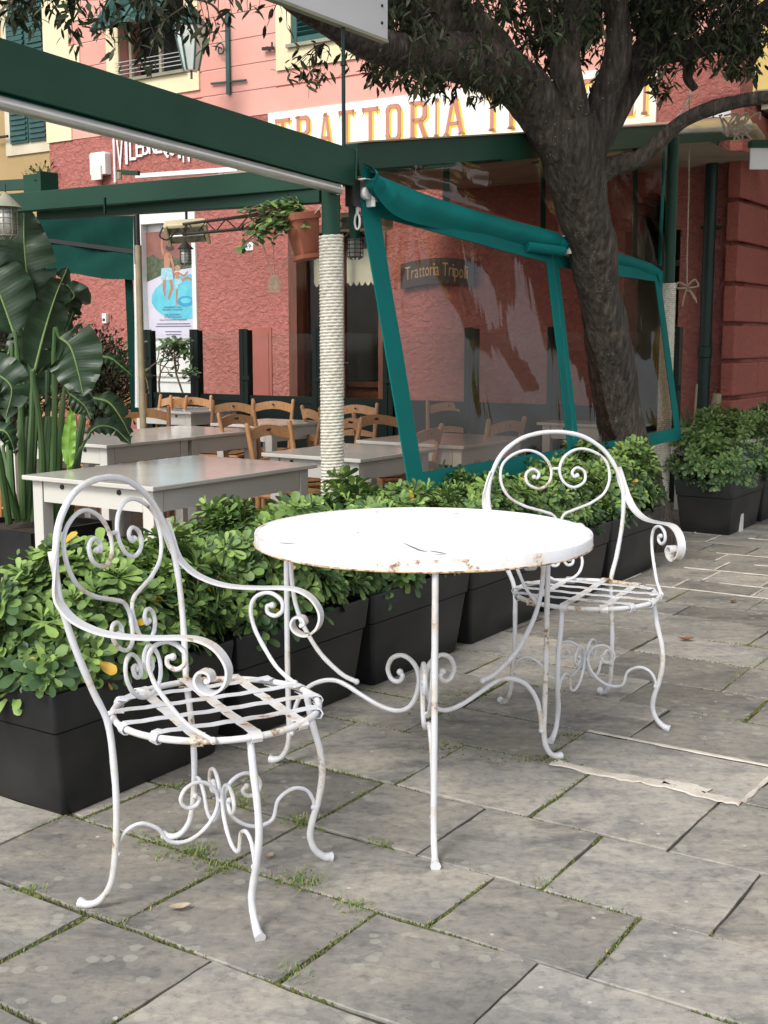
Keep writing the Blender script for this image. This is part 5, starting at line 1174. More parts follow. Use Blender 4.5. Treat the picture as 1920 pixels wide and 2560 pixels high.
# ---- left rear awning, pole, straps
YA = 9.0
la = thing('left_green_awning', 'dark green canvas awning hanging behind the big leaf plant on the left', 'awning', at(200, 500, YA)); 
b = MB(); A_, B_, C_, D_ = at(-40, 470, YA+.8), at(298, 466, YA), at(300, 545, YA), at(-40, 500, YA+.8)
def sheet(mb, quad, nx=14, nz=6, amp=.012):
    a, b2, c, d = quad; n_ = (b2-a).cross(d-a).normalized()
    mb.add([lerp(lerp(a, b2, i/nx), lerp(d, c, i/nx), j/nz)+n_*amp*sin(i*1.3+j) for j in range(nz+1) for i in range(nx+1)], [(j*(nx+1)+i, j*(nx+1)+i+1, (j+1)*(nx+1)+i+1, (j+1)*(nx+1)+i) for j in range(nz) for i in range(nx)])
sheet(b, (A_, B_, C_, D_)); sheet(b, (D_, C_+UP*.0, at(294, 608, YA-.15), at(-40, 570, YA+.65)), 14, 6, .02); 
b.build('canvas', 'dgreen2', la, True)
b = MB(); b.beam(D_-E2*.02, C_-E2*.02, .02, .03); b.build('front_bar', 'dark', la)
b = MB(); b.strap([at(278, 600, YA), at(284, 740, YA), at(291, 890, YA)], E1, .075, .006); b.build('side_strap', 'dgreen2', la)
pl = thing('canopy_pole', 'khaki wrapped pole with dark top beside the poster', 'pole', gz(303, 1010, FLOOR)); Yp = 8.8; bx = at(303, 700, Yp); bx.z = 0
b = MB(); b.tube([bx+UP*FLOOR, bx+UP*(at(303, 530, Yp).z)], .024, 12); b.build('wrapped_pole', 'pole', pl, True)
b = MB(); b.tube([bx+UP*(at(303, 530, Yp).z), bx+UP*(at(303, 460, Yp).z)], .017, 8); b.tube([bx+E1*-.03+UP*(at(303, 570, Yp).z), bx+E1*-.03+UP*(at(303, 465, Yp).z)], .008, 8); b.build('upper_rod', 'dark', pl, True)
b = MB(); b.tube([at(293, 470, 8.85), at(296, 700, 8.85), at(297, 880, 8.85)], .018, 8); b.build('white_edge', 'whitep', pl, True)
# glass wind screen
SO = Vector((0, 10.7, 0))
def scp(x, y): return onp(x, y, SO, NF)
gs = thing('glass_wind_screen', 'low dark green wind screen with glass panes between square posts, back of the terrace', 'screen', SO+UP*FLOOR)
ss = lambda x: (onp(x, 737, SO, NF)-SO).dot(E1)
def sbx(mb, s0, s1, z0, z1, o0, o1): return mb.frame(SO+E1*(s0+s1)/2+NF*(o0+o1)/2+UP*(z0+z1)/2, E1, NF, UP, (s1-s0)/2, (o1-o0)/2, (z1-z0)/2)
spx = [323, 424, 531, 690, 843, 1020, 1200, 1457]
for x in spx:
    b = MB(); s = ss(x); z1 = 1.345; w = .045
    sbx(b, s-w-.01, s-.004, FLOOR, z1, -.04, .04); sbx(b, s+.004, s+w+.01, FLOOR, z1-.01, -.035, .045); sbx(b, s-.02, s+.08, .86, .90, .045, .055)
    b.build('post', 'bgreen', gs, bevel=.004)
for xa, xb in zip(spx[:-1], spx[1:]):
    b = MB(); sbx(b, ss(xa)+.055, ss(xb)-.055, FLOOR+.02, .66, -.015, .015); sbx(b, ss(xa)+.055, ss(xb)-.055, .66, .72, -.025, .025); b.build('solid_panel', 'bgreen', gs)
    b = MB(); sbx(b, ss(xa)+.055, ss(xb)-.055, .72, 1.30, -.003, .003); b.build('pane', 'glass', gs)

# ---- lamps, heaters, cords under the beams
def truss(lab, a, b_, r=.010, gap=.07):
    t = thing('lamp_truss', lab, 'truss', a); m = MB(); m.tube([a, b_], r, 8); m.tube([a-UP*gap, b_-UP*gap], r, 8); n = 6
    for k in range(n): m.tube([lerp(a, b_, k/n), lerp(a, b_, (k+.5)/n)-UP*gap], r*.4, 5); m.tube([lerp(a, b_, (k+.5)/n)-UP*gap, lerp(a, b_, (k+1)/n)], r*.4, 5)
    m.build('bars', 'dark', t, True); return t
truss('thin black lattice bar carrying the patio heater, left of the hanging pot', at(372, 487, 8.9), at(655, 452, 6.2))
ht = thing('patio_heater', 'beige electric patio heater with mirrored reflector hanging by the poster', 'heater', at(400, 500, 8.6))
hc = at(404, 507, 8.6); ax_ = (Vector((1, -.12, .06))).normalized(); nn = Vector((.15, -.80, -.55)).normalized(); uu = nn.cross(ax_).normalized(); 
if uu.z < 0: uu = -uu
b = MB(); b.frame(hc-nn*.05, ax_, nn, uu, .155, .045, .078); b.build('housing', 'beige', ht, bevel=.02)
b = MB(); b.frame(hc+nn*.001, ax_, nn, uu, .122, .003, .056); b.build('reflector', 'reflector', ht)
b = MB(); b.tube([hc+nn*.01-ax_*.12, hc+nn*.01+ax_*.12], .007, 8); b.build('heating_tube', 'glassy', ht)
b = MB()
for s_ in (-1, 1): b.frame(hc+ax_*s_*.142+nn*.0, ax_, nn, uu, .014, .016, .080)
b.build('end_cap', 'beige', ht, bevel=.006)
b = MB(); b.tube([hc-nn*.09, hc-nn*.10+UP*.13], .010, 8); b.build('hanger', 'dark', ht)
tc_ = thing('terrace_heater', 'second beige heater with reflector behind the rope-wrapped post top', 'heater', at(760, 480, 7.0)); hc = at(790, 478, 7.4)
b = MB(); b.frame(hc, E1, E2, UP, .17, .05, .055); b.build('housing', 'beige', tc_, bevel=.015); b = MB(); b.frame(hc-E2*.052-UP*.01, E1, E2, UP, .14, .004, .035); b.build('reflector', 'reflector', tc_)
def lantern(name, lab, c, s, frame='dark', glassm='glassy'):
    t = thing(name, lab, 'lantern', c); n = 8
    b = MB(); b.lathe([(.10*s, .10*s), (.115*s, .095*s), (.05*s, .16*s), (.03*s, .18*s), (.012*s, .20*s)], c, 16); b.build('hood', frame, t, True)
    b = MB(); b.lathe([(.045*s, -.10*s), (.062*s, -.06*s), (.066*s, .06*s), (.05*s, .10*s)], c, 16); b.build('lamp_glass', glassm, t, True)
    b = MB()
    for k in range(n): a = 2*pi*k/n; b.tube([c+Vector((.078*s*cos(a), .078*s*sin(a), .10*s)), c+Vector((.078*s*cos(a), .078*s*sin(a), -.10*s)), c+Vector((.04*s*cos(a), .04*s*sin(a), -.125*s))], .004*s, 5)
    for z in (-.06, -.02, .02, .06, -.10): b.tube([c+Vector((.079*s*cos(a), .079*s*sin(a), z*s)) for a in [2*pi*k/20 for k in range(20)]], .0035*s, 5, closed=True)
    b.build('cage', frame, t, True); b = MB(); b.tube([c+UP*.19*s, c+UP*.26*s], .006*s, 6); b.build('chain', 'dark', t); return t
lantern('cage_lantern', 'small dark cage lantern hanging below the patio heater in front of the poster', at(401, 553, 8.4), .50)
lantern('cage_lantern', 'dark cage lantern behind the rope-wrapped post, in front of the door', at(767, 533, 8.8), .72)
lantern('grey_ship_lantern', 'grey ship lantern at the left edge above the big leaves', at(14, 478, 5.4), .62, 'stone', 'alu')
wl_ = thing('wall_lantern', 'green glazed wall lantern on an iron bracket in front of the upstairs window', 'lantern', at(412, 100, 12.9))
lc = at(412, 88, 13.0); b = MB(); prof = [(.07, -.30), (.075, -.29), (.165, .12), (.17, .13)]
b.lathe(prof, lc, 6); b.build('lamp_glass', 'glassy', wl_)
b = MB()
for k in range(6): a = 2*pi*k/6; b.tube([lc+Vector((.075*cos(a), .075*sin(a), -.30)), lc+Vector((.17*cos(a), .17*sin(a), .13))], .011, 6)
b.lathe([(.18, .13), (.19, .14), (.06, .30), (.02, .36)], lc, 6); b.tube([lc-UP*.30, lc-UP*.38], .012, 6); b.build('lamp_frame', 'shutter', wl_)
b = MB(); wp = fp(FS(496, 100), lc.z, .03); b.frame(wp, E1, NF, UP, .025, .012, .42)
top = lc+UP*.36; b.tube(catmull([wp+UP*.30+NF*.02, lerp(wp, top, .4)+UP*.30, top+UP*.06, top], 6), .014, 6); b.tube([wp-UP*.28-E1*.25, wp-UP*.30+E1*.25], .012, 6)
b.tube([wp+UP*.05+NF*.03+(E1*-.07*(1-k/24)*cos(k*.45)+UP*.08*(1-k/24)*sin(k*.45))-E1*.08 for k in range(22)], .010, 5); b.build('bracket', 'shutter', wl_, True)
# hanging terracotta pot with climber
pt_ = thing('hanging_terracotta_pot', 'square terracotta pot tilted on its hook beside the rope-wrapped post', 'pot', at(657, 510, 4.88)); c = at(657, 510, 4.88)
ti = R(9); uz = Vector((sin(ti)*-1, 0, cos(ti))).normalized(); ux = Vector((cos(ti), 0, sin(ti))); uy = Vector((0, 1, 0)); yaw = R(28)
ux2 = (ux*cos(yaw)+uy*sin(yaw)); uy2 = (uy*cos(yaw)-ux*sin(yaw))
def sq(hw, z, r=.012):
    out = []
    for cx, cy, a0 in ((hw-r, hw-r, 0), (-hw+r, hw-r, 90), (-hw+r, -hw+r, 180), (hw-r, -hw+r, 270)):
        for k in range(3): a = R(a0+45*k); out.append(c+ux2*(cx+r*cos(a))+uy2*(cy+r*sin(a))+uz*z)
    return out
lv = [sq(.036, -.088), sq(.040, -.084), sq(.056, .058), sq(.063, .060), sq(.063, .086), sq(.057, .088), sq(.053, .070)]; m = len(lv[0]); b = MB()
b.add([p for l in lv for p in l], [(i*m+k, i*m+(k+1) % m, (i+1)*m+(k+1) % m, (i+1)*m+k) for i in range(len(lv)-1) for k in range(m)]+[tuple(reversed(range(m)))]); b.build('pot', 'terra', pt_, True)
lv = [sq(.042, -.094), sq(.050, -.090), sq(.052, -.074), sq(.047, -.074)]; b = MB(); b.add([p for l in lv for p in l], [(i*m+k, i*m+(k+1) % m, (i+1)*m+(k+1) % m, (i+1)*m+k) for i in range(3) for k in range(m)]+[tuple(reversed(range(m)))]); b.build('saucer', 'terra', pt_, True)
b = MB(); b.add(sq(.055, .068), [tuple(range(m))]); b.build('soil', 'soil', pt_)
b = MB(); b.tube(catmull([at(672, 470, 4.86), at(700, 440, 4.80), at(735, 422, 4.76)], 6), .0025, 5); b.tube([at(658, 470, 4.9), at(640, 425, 4.86)], .002, 5); b.build('wire', 'ropec', pt_)
cl = thing('pot_climber', 'glossy trailing plant growing out of the hanging terracotta pot', 'plant', at(600, 500, 4.9)); rg = random.Random(9)
Pq, Dq, Nq, Lq, Wq, Mq = [], [], [], [], [], []; st = MB()
for k in range(44):
    ex = at(rg.uniform(522, 640), 0, 4.9); x = rg.uniform(520, 640); y = 470+rg.gauss(0, 14)+(640-x)*.30 if rg.random() < .7 else rg.uniform(452, 500)
    e = at(x, min(y, 545), 4.9+rg.uniform(-.09, .09)); P = catmull([c+uz*.08, lerp(c+uz*.08, e, .5)+UP*rg.uniform(.01, .05), e], 5); st.tube(P, .0025, 4, caps=False)
    for j in range(11):
        p = P[rg.randrange(3, len(P))]+Vector([rg.gauss(0, .010) for _ in range(3)]); Pq.append(p); a = rg.uniform(0, 2*pi); Dq.append((cos(a), sin(a)*.8, rg.uniform(-.7, .4))); Nq.append((rg.gauss(0, .3), -.5, 1)); l = rg.uniform(.030, .050); Lq.append(l); Wq.append(l*.55); Mq.append(rg.choice([0, 0, 2, 2, 2, 1]))
Mq[5] = 3; Mq[40] = 3
foliage('leaves', Pq, Dq, Nq, Lq, Wq, Mq, ['leaf_a', 'leaf_b', 'leaf_c', 'leaf_y'], cl, .2, .15); st.build('stems', 'stem', cl, True)
hk = thing('hanging_cord_bundle', 'bundle of looped cords hanging under the potted plant', 'cord', at(593, 600, 5.3)); b = MB(); yk = 5.3
for xy in ([(560, 505), (588, 595)], [(590, 500), (592, 598)], [(650, 520), (615, 570), (598, 597)]): b.tube([at(*q, yk) for q in xy], .0022, 5)
for k in range(7):
    x = 584+k*3; b.tube(catmull([at(591, 594, yk), at(x-4, 608, yk), at(x-3, 628, yk), at(x+2, 629, yk), at(x+3, 608, yk), at(592, 594, yk)], 5), .0022, 5)
b.build('loops', 'cord', hk, True)
kb = thing('power_cable', 'thin black cable looping under the pergola corner', 'cable', at(690, 450, 4.8)); b = MB()
for pts in ([(715, 408), (735, 450), (712, 470), (742, 480), (728, 505)], [(620, 418), (642, 452), (648, 470)], [(352, 490), (345, 510), (362, 518), (380, 500)]): b.tube(catmull([at(x_, y_, 4.86 if x_ > 500 else 8.5) for x_, y_ in pts], 5), .0035 if pts[0][0] > 500 else .006, 5)
b.build('cable', 'dark', kb, True)

# ================================================================= RESTAURANT TABLES AND CHAIRS
def rtable(lab, corner, wid, lng, proto=None):
    """corner = the table-top corner nearest the camera; wid goes left (-E1), lng goes back (E2)"""
    c = corner-E1*wid/2+E2*lng/2; c = Vector((c.x, c.y, FLOOR))
    t = thing('restaurant_table', lab, 'table', c, 0, 'cream painted restaurant tables'); zt = .75+FLOOR; oh = .035
    def bx(mb, u0, u1, v0, v1, z0, z1): mb.frame(c+E1*(u0+u1)/2+E2*(v0+v1)/2+UP*((z0+z1)/2-FLOOR), E1, E2, UP, (u1-u0)/2, (v1-v0)/2, (z1-z0)/2)
    w, l = wid/2, lng/2
    b = MB(); bx(b, -w, w, -l, l, zt-.022, zt); b.build('tabletop', 'creamtop', t, bevel=.004)
    lw = .065
    b = MB(); i = oh+.006
    bx(b, -w+i+lw, w-i-lw, -l+i, -l+i+.02, zt-.125, zt-.023); bx(b, -w+i+lw, w-i-lw, l-i-.02, l-i, zt-.125, zt-.023)
    bx(b, -w+i, -w+i+.02, -l+i+lw, l-i-lw, zt-.125, zt-.023); bx(b, w-i-.02, w-i, -l+i+lw, l-i-lw, zt-.125, zt-.023); b.build('apron', 'cream', t)
    for su in (-1, 1):
        for sv in (-1, 1):
            b = MB(); u = su*(w-oh-lw/2); v = sv*(l-oh-lw/2); bx(b, u-lw/2, u+lw/2, v-lw/2, v+lw/2, FLOOR, zt-.023); b.build('leg', 'cream', t, bevel=.003)
    b = MB()
    for u in (-w*.45, w*.42): b.lathe([(.012, 0), (.012, .006), (.007, .007)], c+E1*u-E2*(l-i+.000)+UP*(zt-.045-FLOOR), 12, ax=-E2)
    b.build('bolt_cap', 'dark', t); return t
ZT_ = .75+FLOOR
def cz(x, y): p = gz(x, y, ZT_); return Vector((p.x, p.y, 0))
k0 = gz(330, 1052, ZT_); k1 = gz(659, 1000, ZT_); k2 = gz(47, 1026, ZT_)
rtable('large cream table behind the left armchair, nearest the camera', cz(330, 1052), (k0-k2).length, (k0-k1).length)
def z6(x, y): return (x/1.843/KV, (900+y/1.843)/KV)
def z4(x, y): return ((560+x/2.37)/KV, (480+y/2.37)/KV)
rtable('cream table half hidden by the big leaves, behind the nearest large table', cz(*z6(490, 392)), .80, .80)
rtable('cream table with glossy top behind the leaf-hidden table, left of the rope-wrapped post', cz(*z6(885, 352)), .80, .75)
rtable('cream table directly behind the rope-wrapped post', cz(*z4(808, 1583)), (gz(*z4(808, 1583), ZT_)-gz(*z4(165, 1552), ZT_)).length, .80)
rtable('cream table seen through the clear curtain and past its teal left border', cz(*z4(1420, 1505)), .80, .85)
rtable('far cream table in front of the third screen post, under two chair backs', cz(*z6(1255, 305)), .62, .7)
rtable('farthest cream table by the khaki pole, below the poster', cz(*z6(880, 240)), .75, .7)
rtable('cream table end at the left edge behind the big plant stalks', cz(*z6(60, 345)), .8, .8)
rtable('cream table behind the second clear curtain, left of the tree trunk', cz(1233, 985)+E2*1.6+E1*.5, .8, .9)
rtable('long pale table deep behind the clear curtain, near the screen', cz(*z4(1420, 1505))+E2*2.2+E1*.2, .8, .8)
def rchair_proto(lab):
    t = thing('wooden_chair', lab, 'chair', (0, 0, 0), 0, 'honey coloured wooden chairs round the restaurant tables')
    W, D, H, HS = .37, .36, .86, .45
    for sx in (-1, 1):
        b = MB(); b.tube(catmull([Vector((sx*.165, -.185, 0)), Vector((sx*.167, -.17, .25)), Vector((sx*.17, -.165, .45)), Vector((sx*.18, -.195, .68)), Vector((sx*.186, -.235, .87))], 5), [.0185]*10+[.0175]*7+[.016]*4, 10); b.ball((sx*.186, -.235, .868), .016, n=8); b.build('rear_leg', 'wood', t, True)
        b = MB(); b.tube([(sx*.195, .175, 0), (sx*.195, .175, .455)], .019, 10); b.build('front_leg', 'wood', t, True)
    b = MB(); n = 12
    def slat(z0, z1, dip, hole):
        lo, hi = [], []
        for k in range(n+1):
            u = k/n; x = lerp(-.172, .172, u); a = sin(pi*u); lo.append((x, z0+dip*a)); hi.append((x, z1+.028*a))
        vs = []
        for j in range(2):
            for arr in (lo, hi):
                for k, (x, z) in enumerate(arr):
                    yb2 = -.165-.0*0-(z-.45)*.165-.02*sin(pi*k/n)-(.016 if j else 0); vs.append((x, yb2, z))
        m = n+1; fs = []
        for k in range(n): fs += [(k, k+1, m+k+1, m+k), (2*m+k, 3*m+k, 3*m+k+1, 2*m+k+1), (m+k, m+k+1, 3*m+k+1, 3*m+k), (k, 2*m+k, 2*m+k+1, k+1)]
        fs += [(0, m, 3*m, 2*m), (n, 2*m+n, 3*m+n, m+n)]; return vs, fs
    vs, fs = slat(.765, .835, .030, True); b.add(vs, fs); b.build('top_rail', 'wood', t, True)
    b = MB(); 
    for s_ in (-.0, ): b.lathe([(.0075, -.022), (.0075, .022)], (0, -.242, .832), 10, ax=Vector((0, 1, .16)))
    b.build('finger_hole', 'dark', t)
    b = MB(); vs, fs = slat(.60, .635, .012, False); b.add(vs, fs); b.build('back_slat', 'wood', t, True)
    b = MB()
    for z in (.44,): b.tube([(-.195, .175, z), (.195, .175, z)], .016, 8); b.tube([(-.168, -.165, z), (.168, -.165, z)], .016, 8); b.tube([(-.195, .175, z), (-.168, -.165, z)], .016, 8); b.tube([(.195, .175, z), (.168, -.165, z)], .016, 8)
    b.build('seat_frame', 'wood', t, True)
    b = MB(); m = 14; vs = []; 
    for j in range(m+1):
        for k in range(m+1):
            u, v = k/m*2-1, j/m*2-1; x = u*(.178-.012*(1-v)*.5); y = v*.165+.005; r = max(abs(u), abs(v)); vs.append((x, y, .458+.006*cos(r*38)-.006*(1-r)))
    b.add(vs, [(j*(m+1)+k, j*(m+1)+k+1, (j+1)*(m+1)+k+1, (j+1)*(m+1)+k) for j in range(m) for k in range(m)]); o = [(x, y, .430) for x, y in ((-.18, -.16), (.18, -.16), (.185, .17), (-.185, .17))]; b.add(o, [(3, 2, 1, 0)])
    b.build('rush_seat', 'rush', t, True)
    for z, ys_ in ((.16, 1), (.27, 1)):
        b = MB(); b.tube([(-.195, .175, z), (.195, .175, z)], .011, 8); b.build('stretcher', 'wood', t, True)
    for sx in (-1, 1):
        for z in (.20, .31): b = MB(); b.tube([(sx*.195, .175, z), (sx*.167, -.172, z)], .011, 8); b.build('stretcher', 'wood', t, True)
    b = MB(); b.tube([(-.166, -.17, .24), (.166, -.17, .24)], .011, 8); b.build('stretcher', 'wood', t, True)
    return t
ZC = .85+FLOOR
def chair_at(x, y): p = gz(x, y, ZC); return p
CH = [  # pixel of the middle of the top rail, facing angle (degrees, direction the sitter looks), label
 (z6(1090, 258), -35, 'wooden chair facing right between two tables, left of the rope-wrapped post'),
 (z6(1238, 308), -40, 'wooden chair pushed to the table behind the rope-wrapped post, on its left corner'),
 (z6(1075, 203), -105, 'wooden chair with its back to the dark green screen, third from the rope-wrapped post'),
 (z6(1258, 196), -105, 'wooden chair with its back to the dark green screen, second from the rope-wrapped post'),
 (z6(1432, 232), 25, 'wooden chair seen from its side just left of the rope-wrapped post'),
 (z6(1500, 262), 190, 'wooden chair turned left, half hidden by the rope-wrapped post'),
 (z4(778, 1270), -105, 'wooden chair by the dark screen just right of the rope-wrapped post'),
 (z4(750, 1350), 205, 'wooden chair side-on, touching the right edge of the rope-wrapped post'),
 (z4(905, 1330), -60, 'wooden chair between the rope-wrapped post and the teal curtain border'),
 (z6(665, 232), -75, 'wooden chair seen from behind the glossy table, right of the big leaves'),
 (z6(578, 170), -75, 'wooden chair right under the teal strap and khaki pole'),
 (z6(800, 176), -130, 'wooden chair turned aside below the poster, left one of the pair'),
 (z6(880, 178), -85, 'wooden chair below the poster, right one of the pair'),
 (z6(228, 205), -60, 'wooden chair seen through the big plant, far left pair'),
 (z6(432, 192), -60, 'wooden chair behind the drooping leaf tip, below the dark bush'),
 (z6(20, 255), -20, 'wooden chair at the left border behind the plant stalks'),
 (z6(215, 268), -50, 'wooden chair between the plant stalks and the leaf-hidden table'),
 (z4(1205, 1412), 150, 'wooden chair right behind the clear curtain, turned to the curtain table'),
 ((1095, 912), 135, 'wooden chair behind the clear curtain seen through the right armchair back'),
 (z4(1335, 1256), -95, 'wooden chair far behind the clear curtain, faint against the dark screen')]
wc_ = rchair_proto(CH[0][2])
for i, ((x, y), a, lab) in enumerate(CH):
    p = chair_at(x, y); f = Vector((cos(R(a)), sin(R(a)), 0)); loc = Vector((p.x, p.y, FLOOR))+f*.235
    if i == 0: wc_.location = loc; wc_.rotation_euler = (0, 0, R(a-90))
    else: dup(wc_, loc, R(a-90), lab)
# ================================================================= PLANTS ON THE TERRACE
def paddle(mb, base, tip_pts, width, split=0.12, sd=0, fold=.35, rib=None, side=None):
    """a paddle-shaped leaf: midrib along tip_pts, blade to both sides, torn in places"""
    g = random.Random(sd); C = catmull(tip_pts, 7); n = len(C)-1; uv = []
    def prof(t): return max(0.0, (sin(pi*min(1, t**.72*.98+.02)))**.62*(1-.18*t)) if t < .985 else 0.03
    vs = []; fs = []; m = 5
    tear = {}
    for s_ in (-1, 1):
        k = 2
        while k < n-1:
            k += g.randint(2, 6)
            if g.random() < split*3: tear[(s_, k)] = g.uniform(.3, .7)
    for s_ in (-1, 1):
        prev = None
        for i in range(n+1):
            t = i/n; d = (C[min(n, i+1)]-C[max(0, i-1)]).normalized(); sv = side if side is not None else d.cross(UP)
            if sv.length < .1: sv = Vector((1, 0, 0))
            sv = (sv-d*sv.dot(d)).normalized(); nn = sv.cross(d).normalized()
            if nn.z < 0: nn = -nn
            w = width/2*prof(t); row = []
            for j in range(m+1):
                u = j/m; lift = fold*w*u-.55*fold*w*u*u*1.6+.010*sin(i*1.7+s_)*u; row.append(C[i]+sv*(s_*w*u*.96)+nn*lift+d*(w*u*.22))
            vs_i = len(vs)
            if (s_, i) in tear and prev is not None:           # open a tear: duplicate the row, shifted back
                row2 = [p-d*(.018*(j/m)**1.5)-nn*.012*(j/m) for j, p in enumerate(row)]
                o2 = len(vs); vs += row2
                for j in range(m): fs.append((prev+j, prev+j+1, o2+j+1, o2+j) if s_ > 0 else (prev+j, o2+j, o2+j+1, prev+j+1))
                for j in range(m+1): uv.append((j/m, t))
                prev = len(vs); vs += [p+nn*.006*(j/m) for j, p in enumerate(row)]
                for j in range(m+1): uv.append((j/m, t))
                continue
            vs += row
            for j in range(m+1): uv.append((j/m, t))
            if prev is not None:
                for j in range(m): fs.append((prev+j, prev+j+1, vs_i+j+1, vs_i+j) if s_ > 0 else (prev+j, vs_i+j, vs_i+j+1, prev+j+1))
            prev = vs_i
    if mb.uv is None: mb.uv = []
    mb.uv += uv; mb.add(vs, fs)
    if rib is not None: rib.tube([p+UP*.001 for p in C], [lerp(.0075, .0015, i/n) for i in range(n+1)], 6)
def build_uv(mb, name, m, parent):
    ob = mb.build(name, m, parent, True); me = ob.data; l = me.uv_layers.new(name='UVMap')
    idx = np.empty(len(me.loops), np.int32); me.loops.foreach_get('vertex_index', idx); l.data.foreach_set('uv', np.array(mb.uv, np.float32)[idx].ravel()); return ob
YB = 6.25
bp_ = thing('bird_of_paradise_plant', 'tall plant with big paddle-shaped green leaves at the left edge of the terrace', 'plant', gz(80, 1180, FLOOR))
BASE = at(78, 1128, YB)
LEAVES = [  # midrib pixels from the stalk end to the tip, depth offset, width (m), stalk base shift, side vector
 ([(68, 660), (58, 590), (52, 520), (52, 445)], 0.0, .30, (60, 1120), Vector((1, .3, 0))),
 ([(75, 800), (95, 720), (120, 640), (146, 578)], -.25, .20, (95, 1120), Vector((.8, .5, .2))),
 ([(30, 720), (5, 650), (-20, 590), (-50, 540)], -.15, .34, (50, 1120), Vector((.9, .4, .5))),
 ([(60, 700), (40, 600), (20, 540), (-5, 500)], .25, .30, (70, 1120), Vector((1, .3, .1))),
 ([(128, 728), (152, 750), (168, 800), (180, 856)], -.40, .29, (112, 1120), Vector((1, -.1, .0))),
 ([(80, 810), (110, 770), (135, 730), (160, 672)], .20, .15, (100, 1120), Vector((.5, .8, .4))),
 ([(215, 770), (240, 775), (262, 792), (286, 812)], .15, .11, (150, 1120), Vector((.2, .9, .5))),
 ([(-40, 800), (-5, 810), (25, 840), (12, 905)], -.5, .22, (20, 1130), Vector((.9, .2, .5))),
 ([(150, 850), (170, 865), (185, 880), (196, 905)], -.3, .12, (120, 1120), Vector((.8, .3, .5))),
 ([(200, 860), (235, 870), (262, 905), (284, 948)], .05, .15, (140, 1120), Vector((.3, .8, .6))),
 ([(178, 965), (205, 925), (245, 925), (285, 962)], -.15, .12, (135, 1125), Vector((.2, .8, .8))),
 ([(20, 760), (-5, 800), (-35, 860), (-45, 920)], .1, .26, (30, 1120), Vector((.9, .4, .3))),
 ([(40, 800), (10, 790), (-25, 780), (-60, 800)], .05, .22, (55, 1120), Vector((.3, .9, .5))),
 ([(-20, 935), (5, 930), (20, 945), (35, 985)], -.2, .12, (40, 1125), Vector((.3, .8, .7))),
 ([(60, 860), (70, 800), (62, 740), (40, 690)], .35, .30, (60, 1120), Vector((1, .2, .2))),
 ([(100, 900), (125, 850), (150, 830), (190, 850)], .30, .22, (100, 1120), Vector((.3, .9, .4))),
 ([(10, 960), (25, 900), (50, 870), (85, 880)], .25, .20, (40, 1120), Vector((.3, .9, .5))),
 ([(110, 700), (135, 660), (160, 640), (140, 610)], .4, .24, (100, 1120), Vector((.9, .4, .3))),
]
for k, (pts, dy, w, bs, sv) in enumerate(LEAVES):
    lf = MB(); rb = MB(); P = [at(x, y, YB+dy+.0*i) for i, (x, y) in enumerate(pts)]
    paddle(lf, None, P, w*1.12, sd=k+3, rib=rb, side=sv, split=.10); ob = build_uv(lf, 'leaf', 'banana', bp_)
    st = MB(); b0 = at(bs[0], bs[1], YB+dy*.15); mid_ = lerp(b0, P[0], .55)+Vector((random.uniform(-.02, .02), 0, .03)); b1 = P[0]
    st.tube(catmull([b0, mid_, b1-(P[1]-P[0]).normalized()*.03, b1], 6), [.019]*5+[.015]*6+[.010]*5+[.0085]*3, 8, caps=False); st.build('stalk', 'petiole', bp_, True)
    rb.build('midrib', 'midrib', ob, True)
lf = MB(); P = [at(x, y, YB-.3) for x, y in ((150, 1010), (148, 960), (152, 915), (158, 872))]; paddle(lf, None, P, .075, sd=30, side=Vector((.9, .3, 0)), split=0); build_uv(lf, 'young_leaf', 'limeleaf', bp_)
st = MB(); st.tube(catmull([at(135, 1125, YB), at(150, 1060, YB-.2), at(150, 1005, YB-.3)], 5), [.013]*11, 8); st.build('young_stalk', 'limeleaf', bp_, True)
st = MB()
for x0, x1 in ((72, 66), (100, 96), (128, 122), (88, 92), (58, 50)): st.tube(catmull([at(x0, 1128, YB), at((x0+x1)/2+3, 1020, YB+.05), at(x1+12, 900, YB+.1)], 5), [.020]*5+[.016]*6, 8)
st.build('stem_bundle', 'petiole', bp_, True)
pb_ = thing('square_planter_box', 'dark grey square planter box under the tall paddle-leaf plant', 'planter', gz(60, 1200, FLOOR)); pc = at(72, 1128, YB)
b = MB(); hz = (pc.z-FLOOR)/2
for k, (o, hx, hy) in enumerate(((E2*-.26, .30, .012), (E2*.26, .30, .012), (E1*-.288, .012, .248), (E1*.288, .012, .248))): b.frame(pc+o-UP*hz, E1, E2, UP, hx, hy, hz)
b.frame(pc-UP*.04, E1, E2, UP, .275, .247, .012, mi=1); b.build('box', ['plastic', 'soil'], pb_)
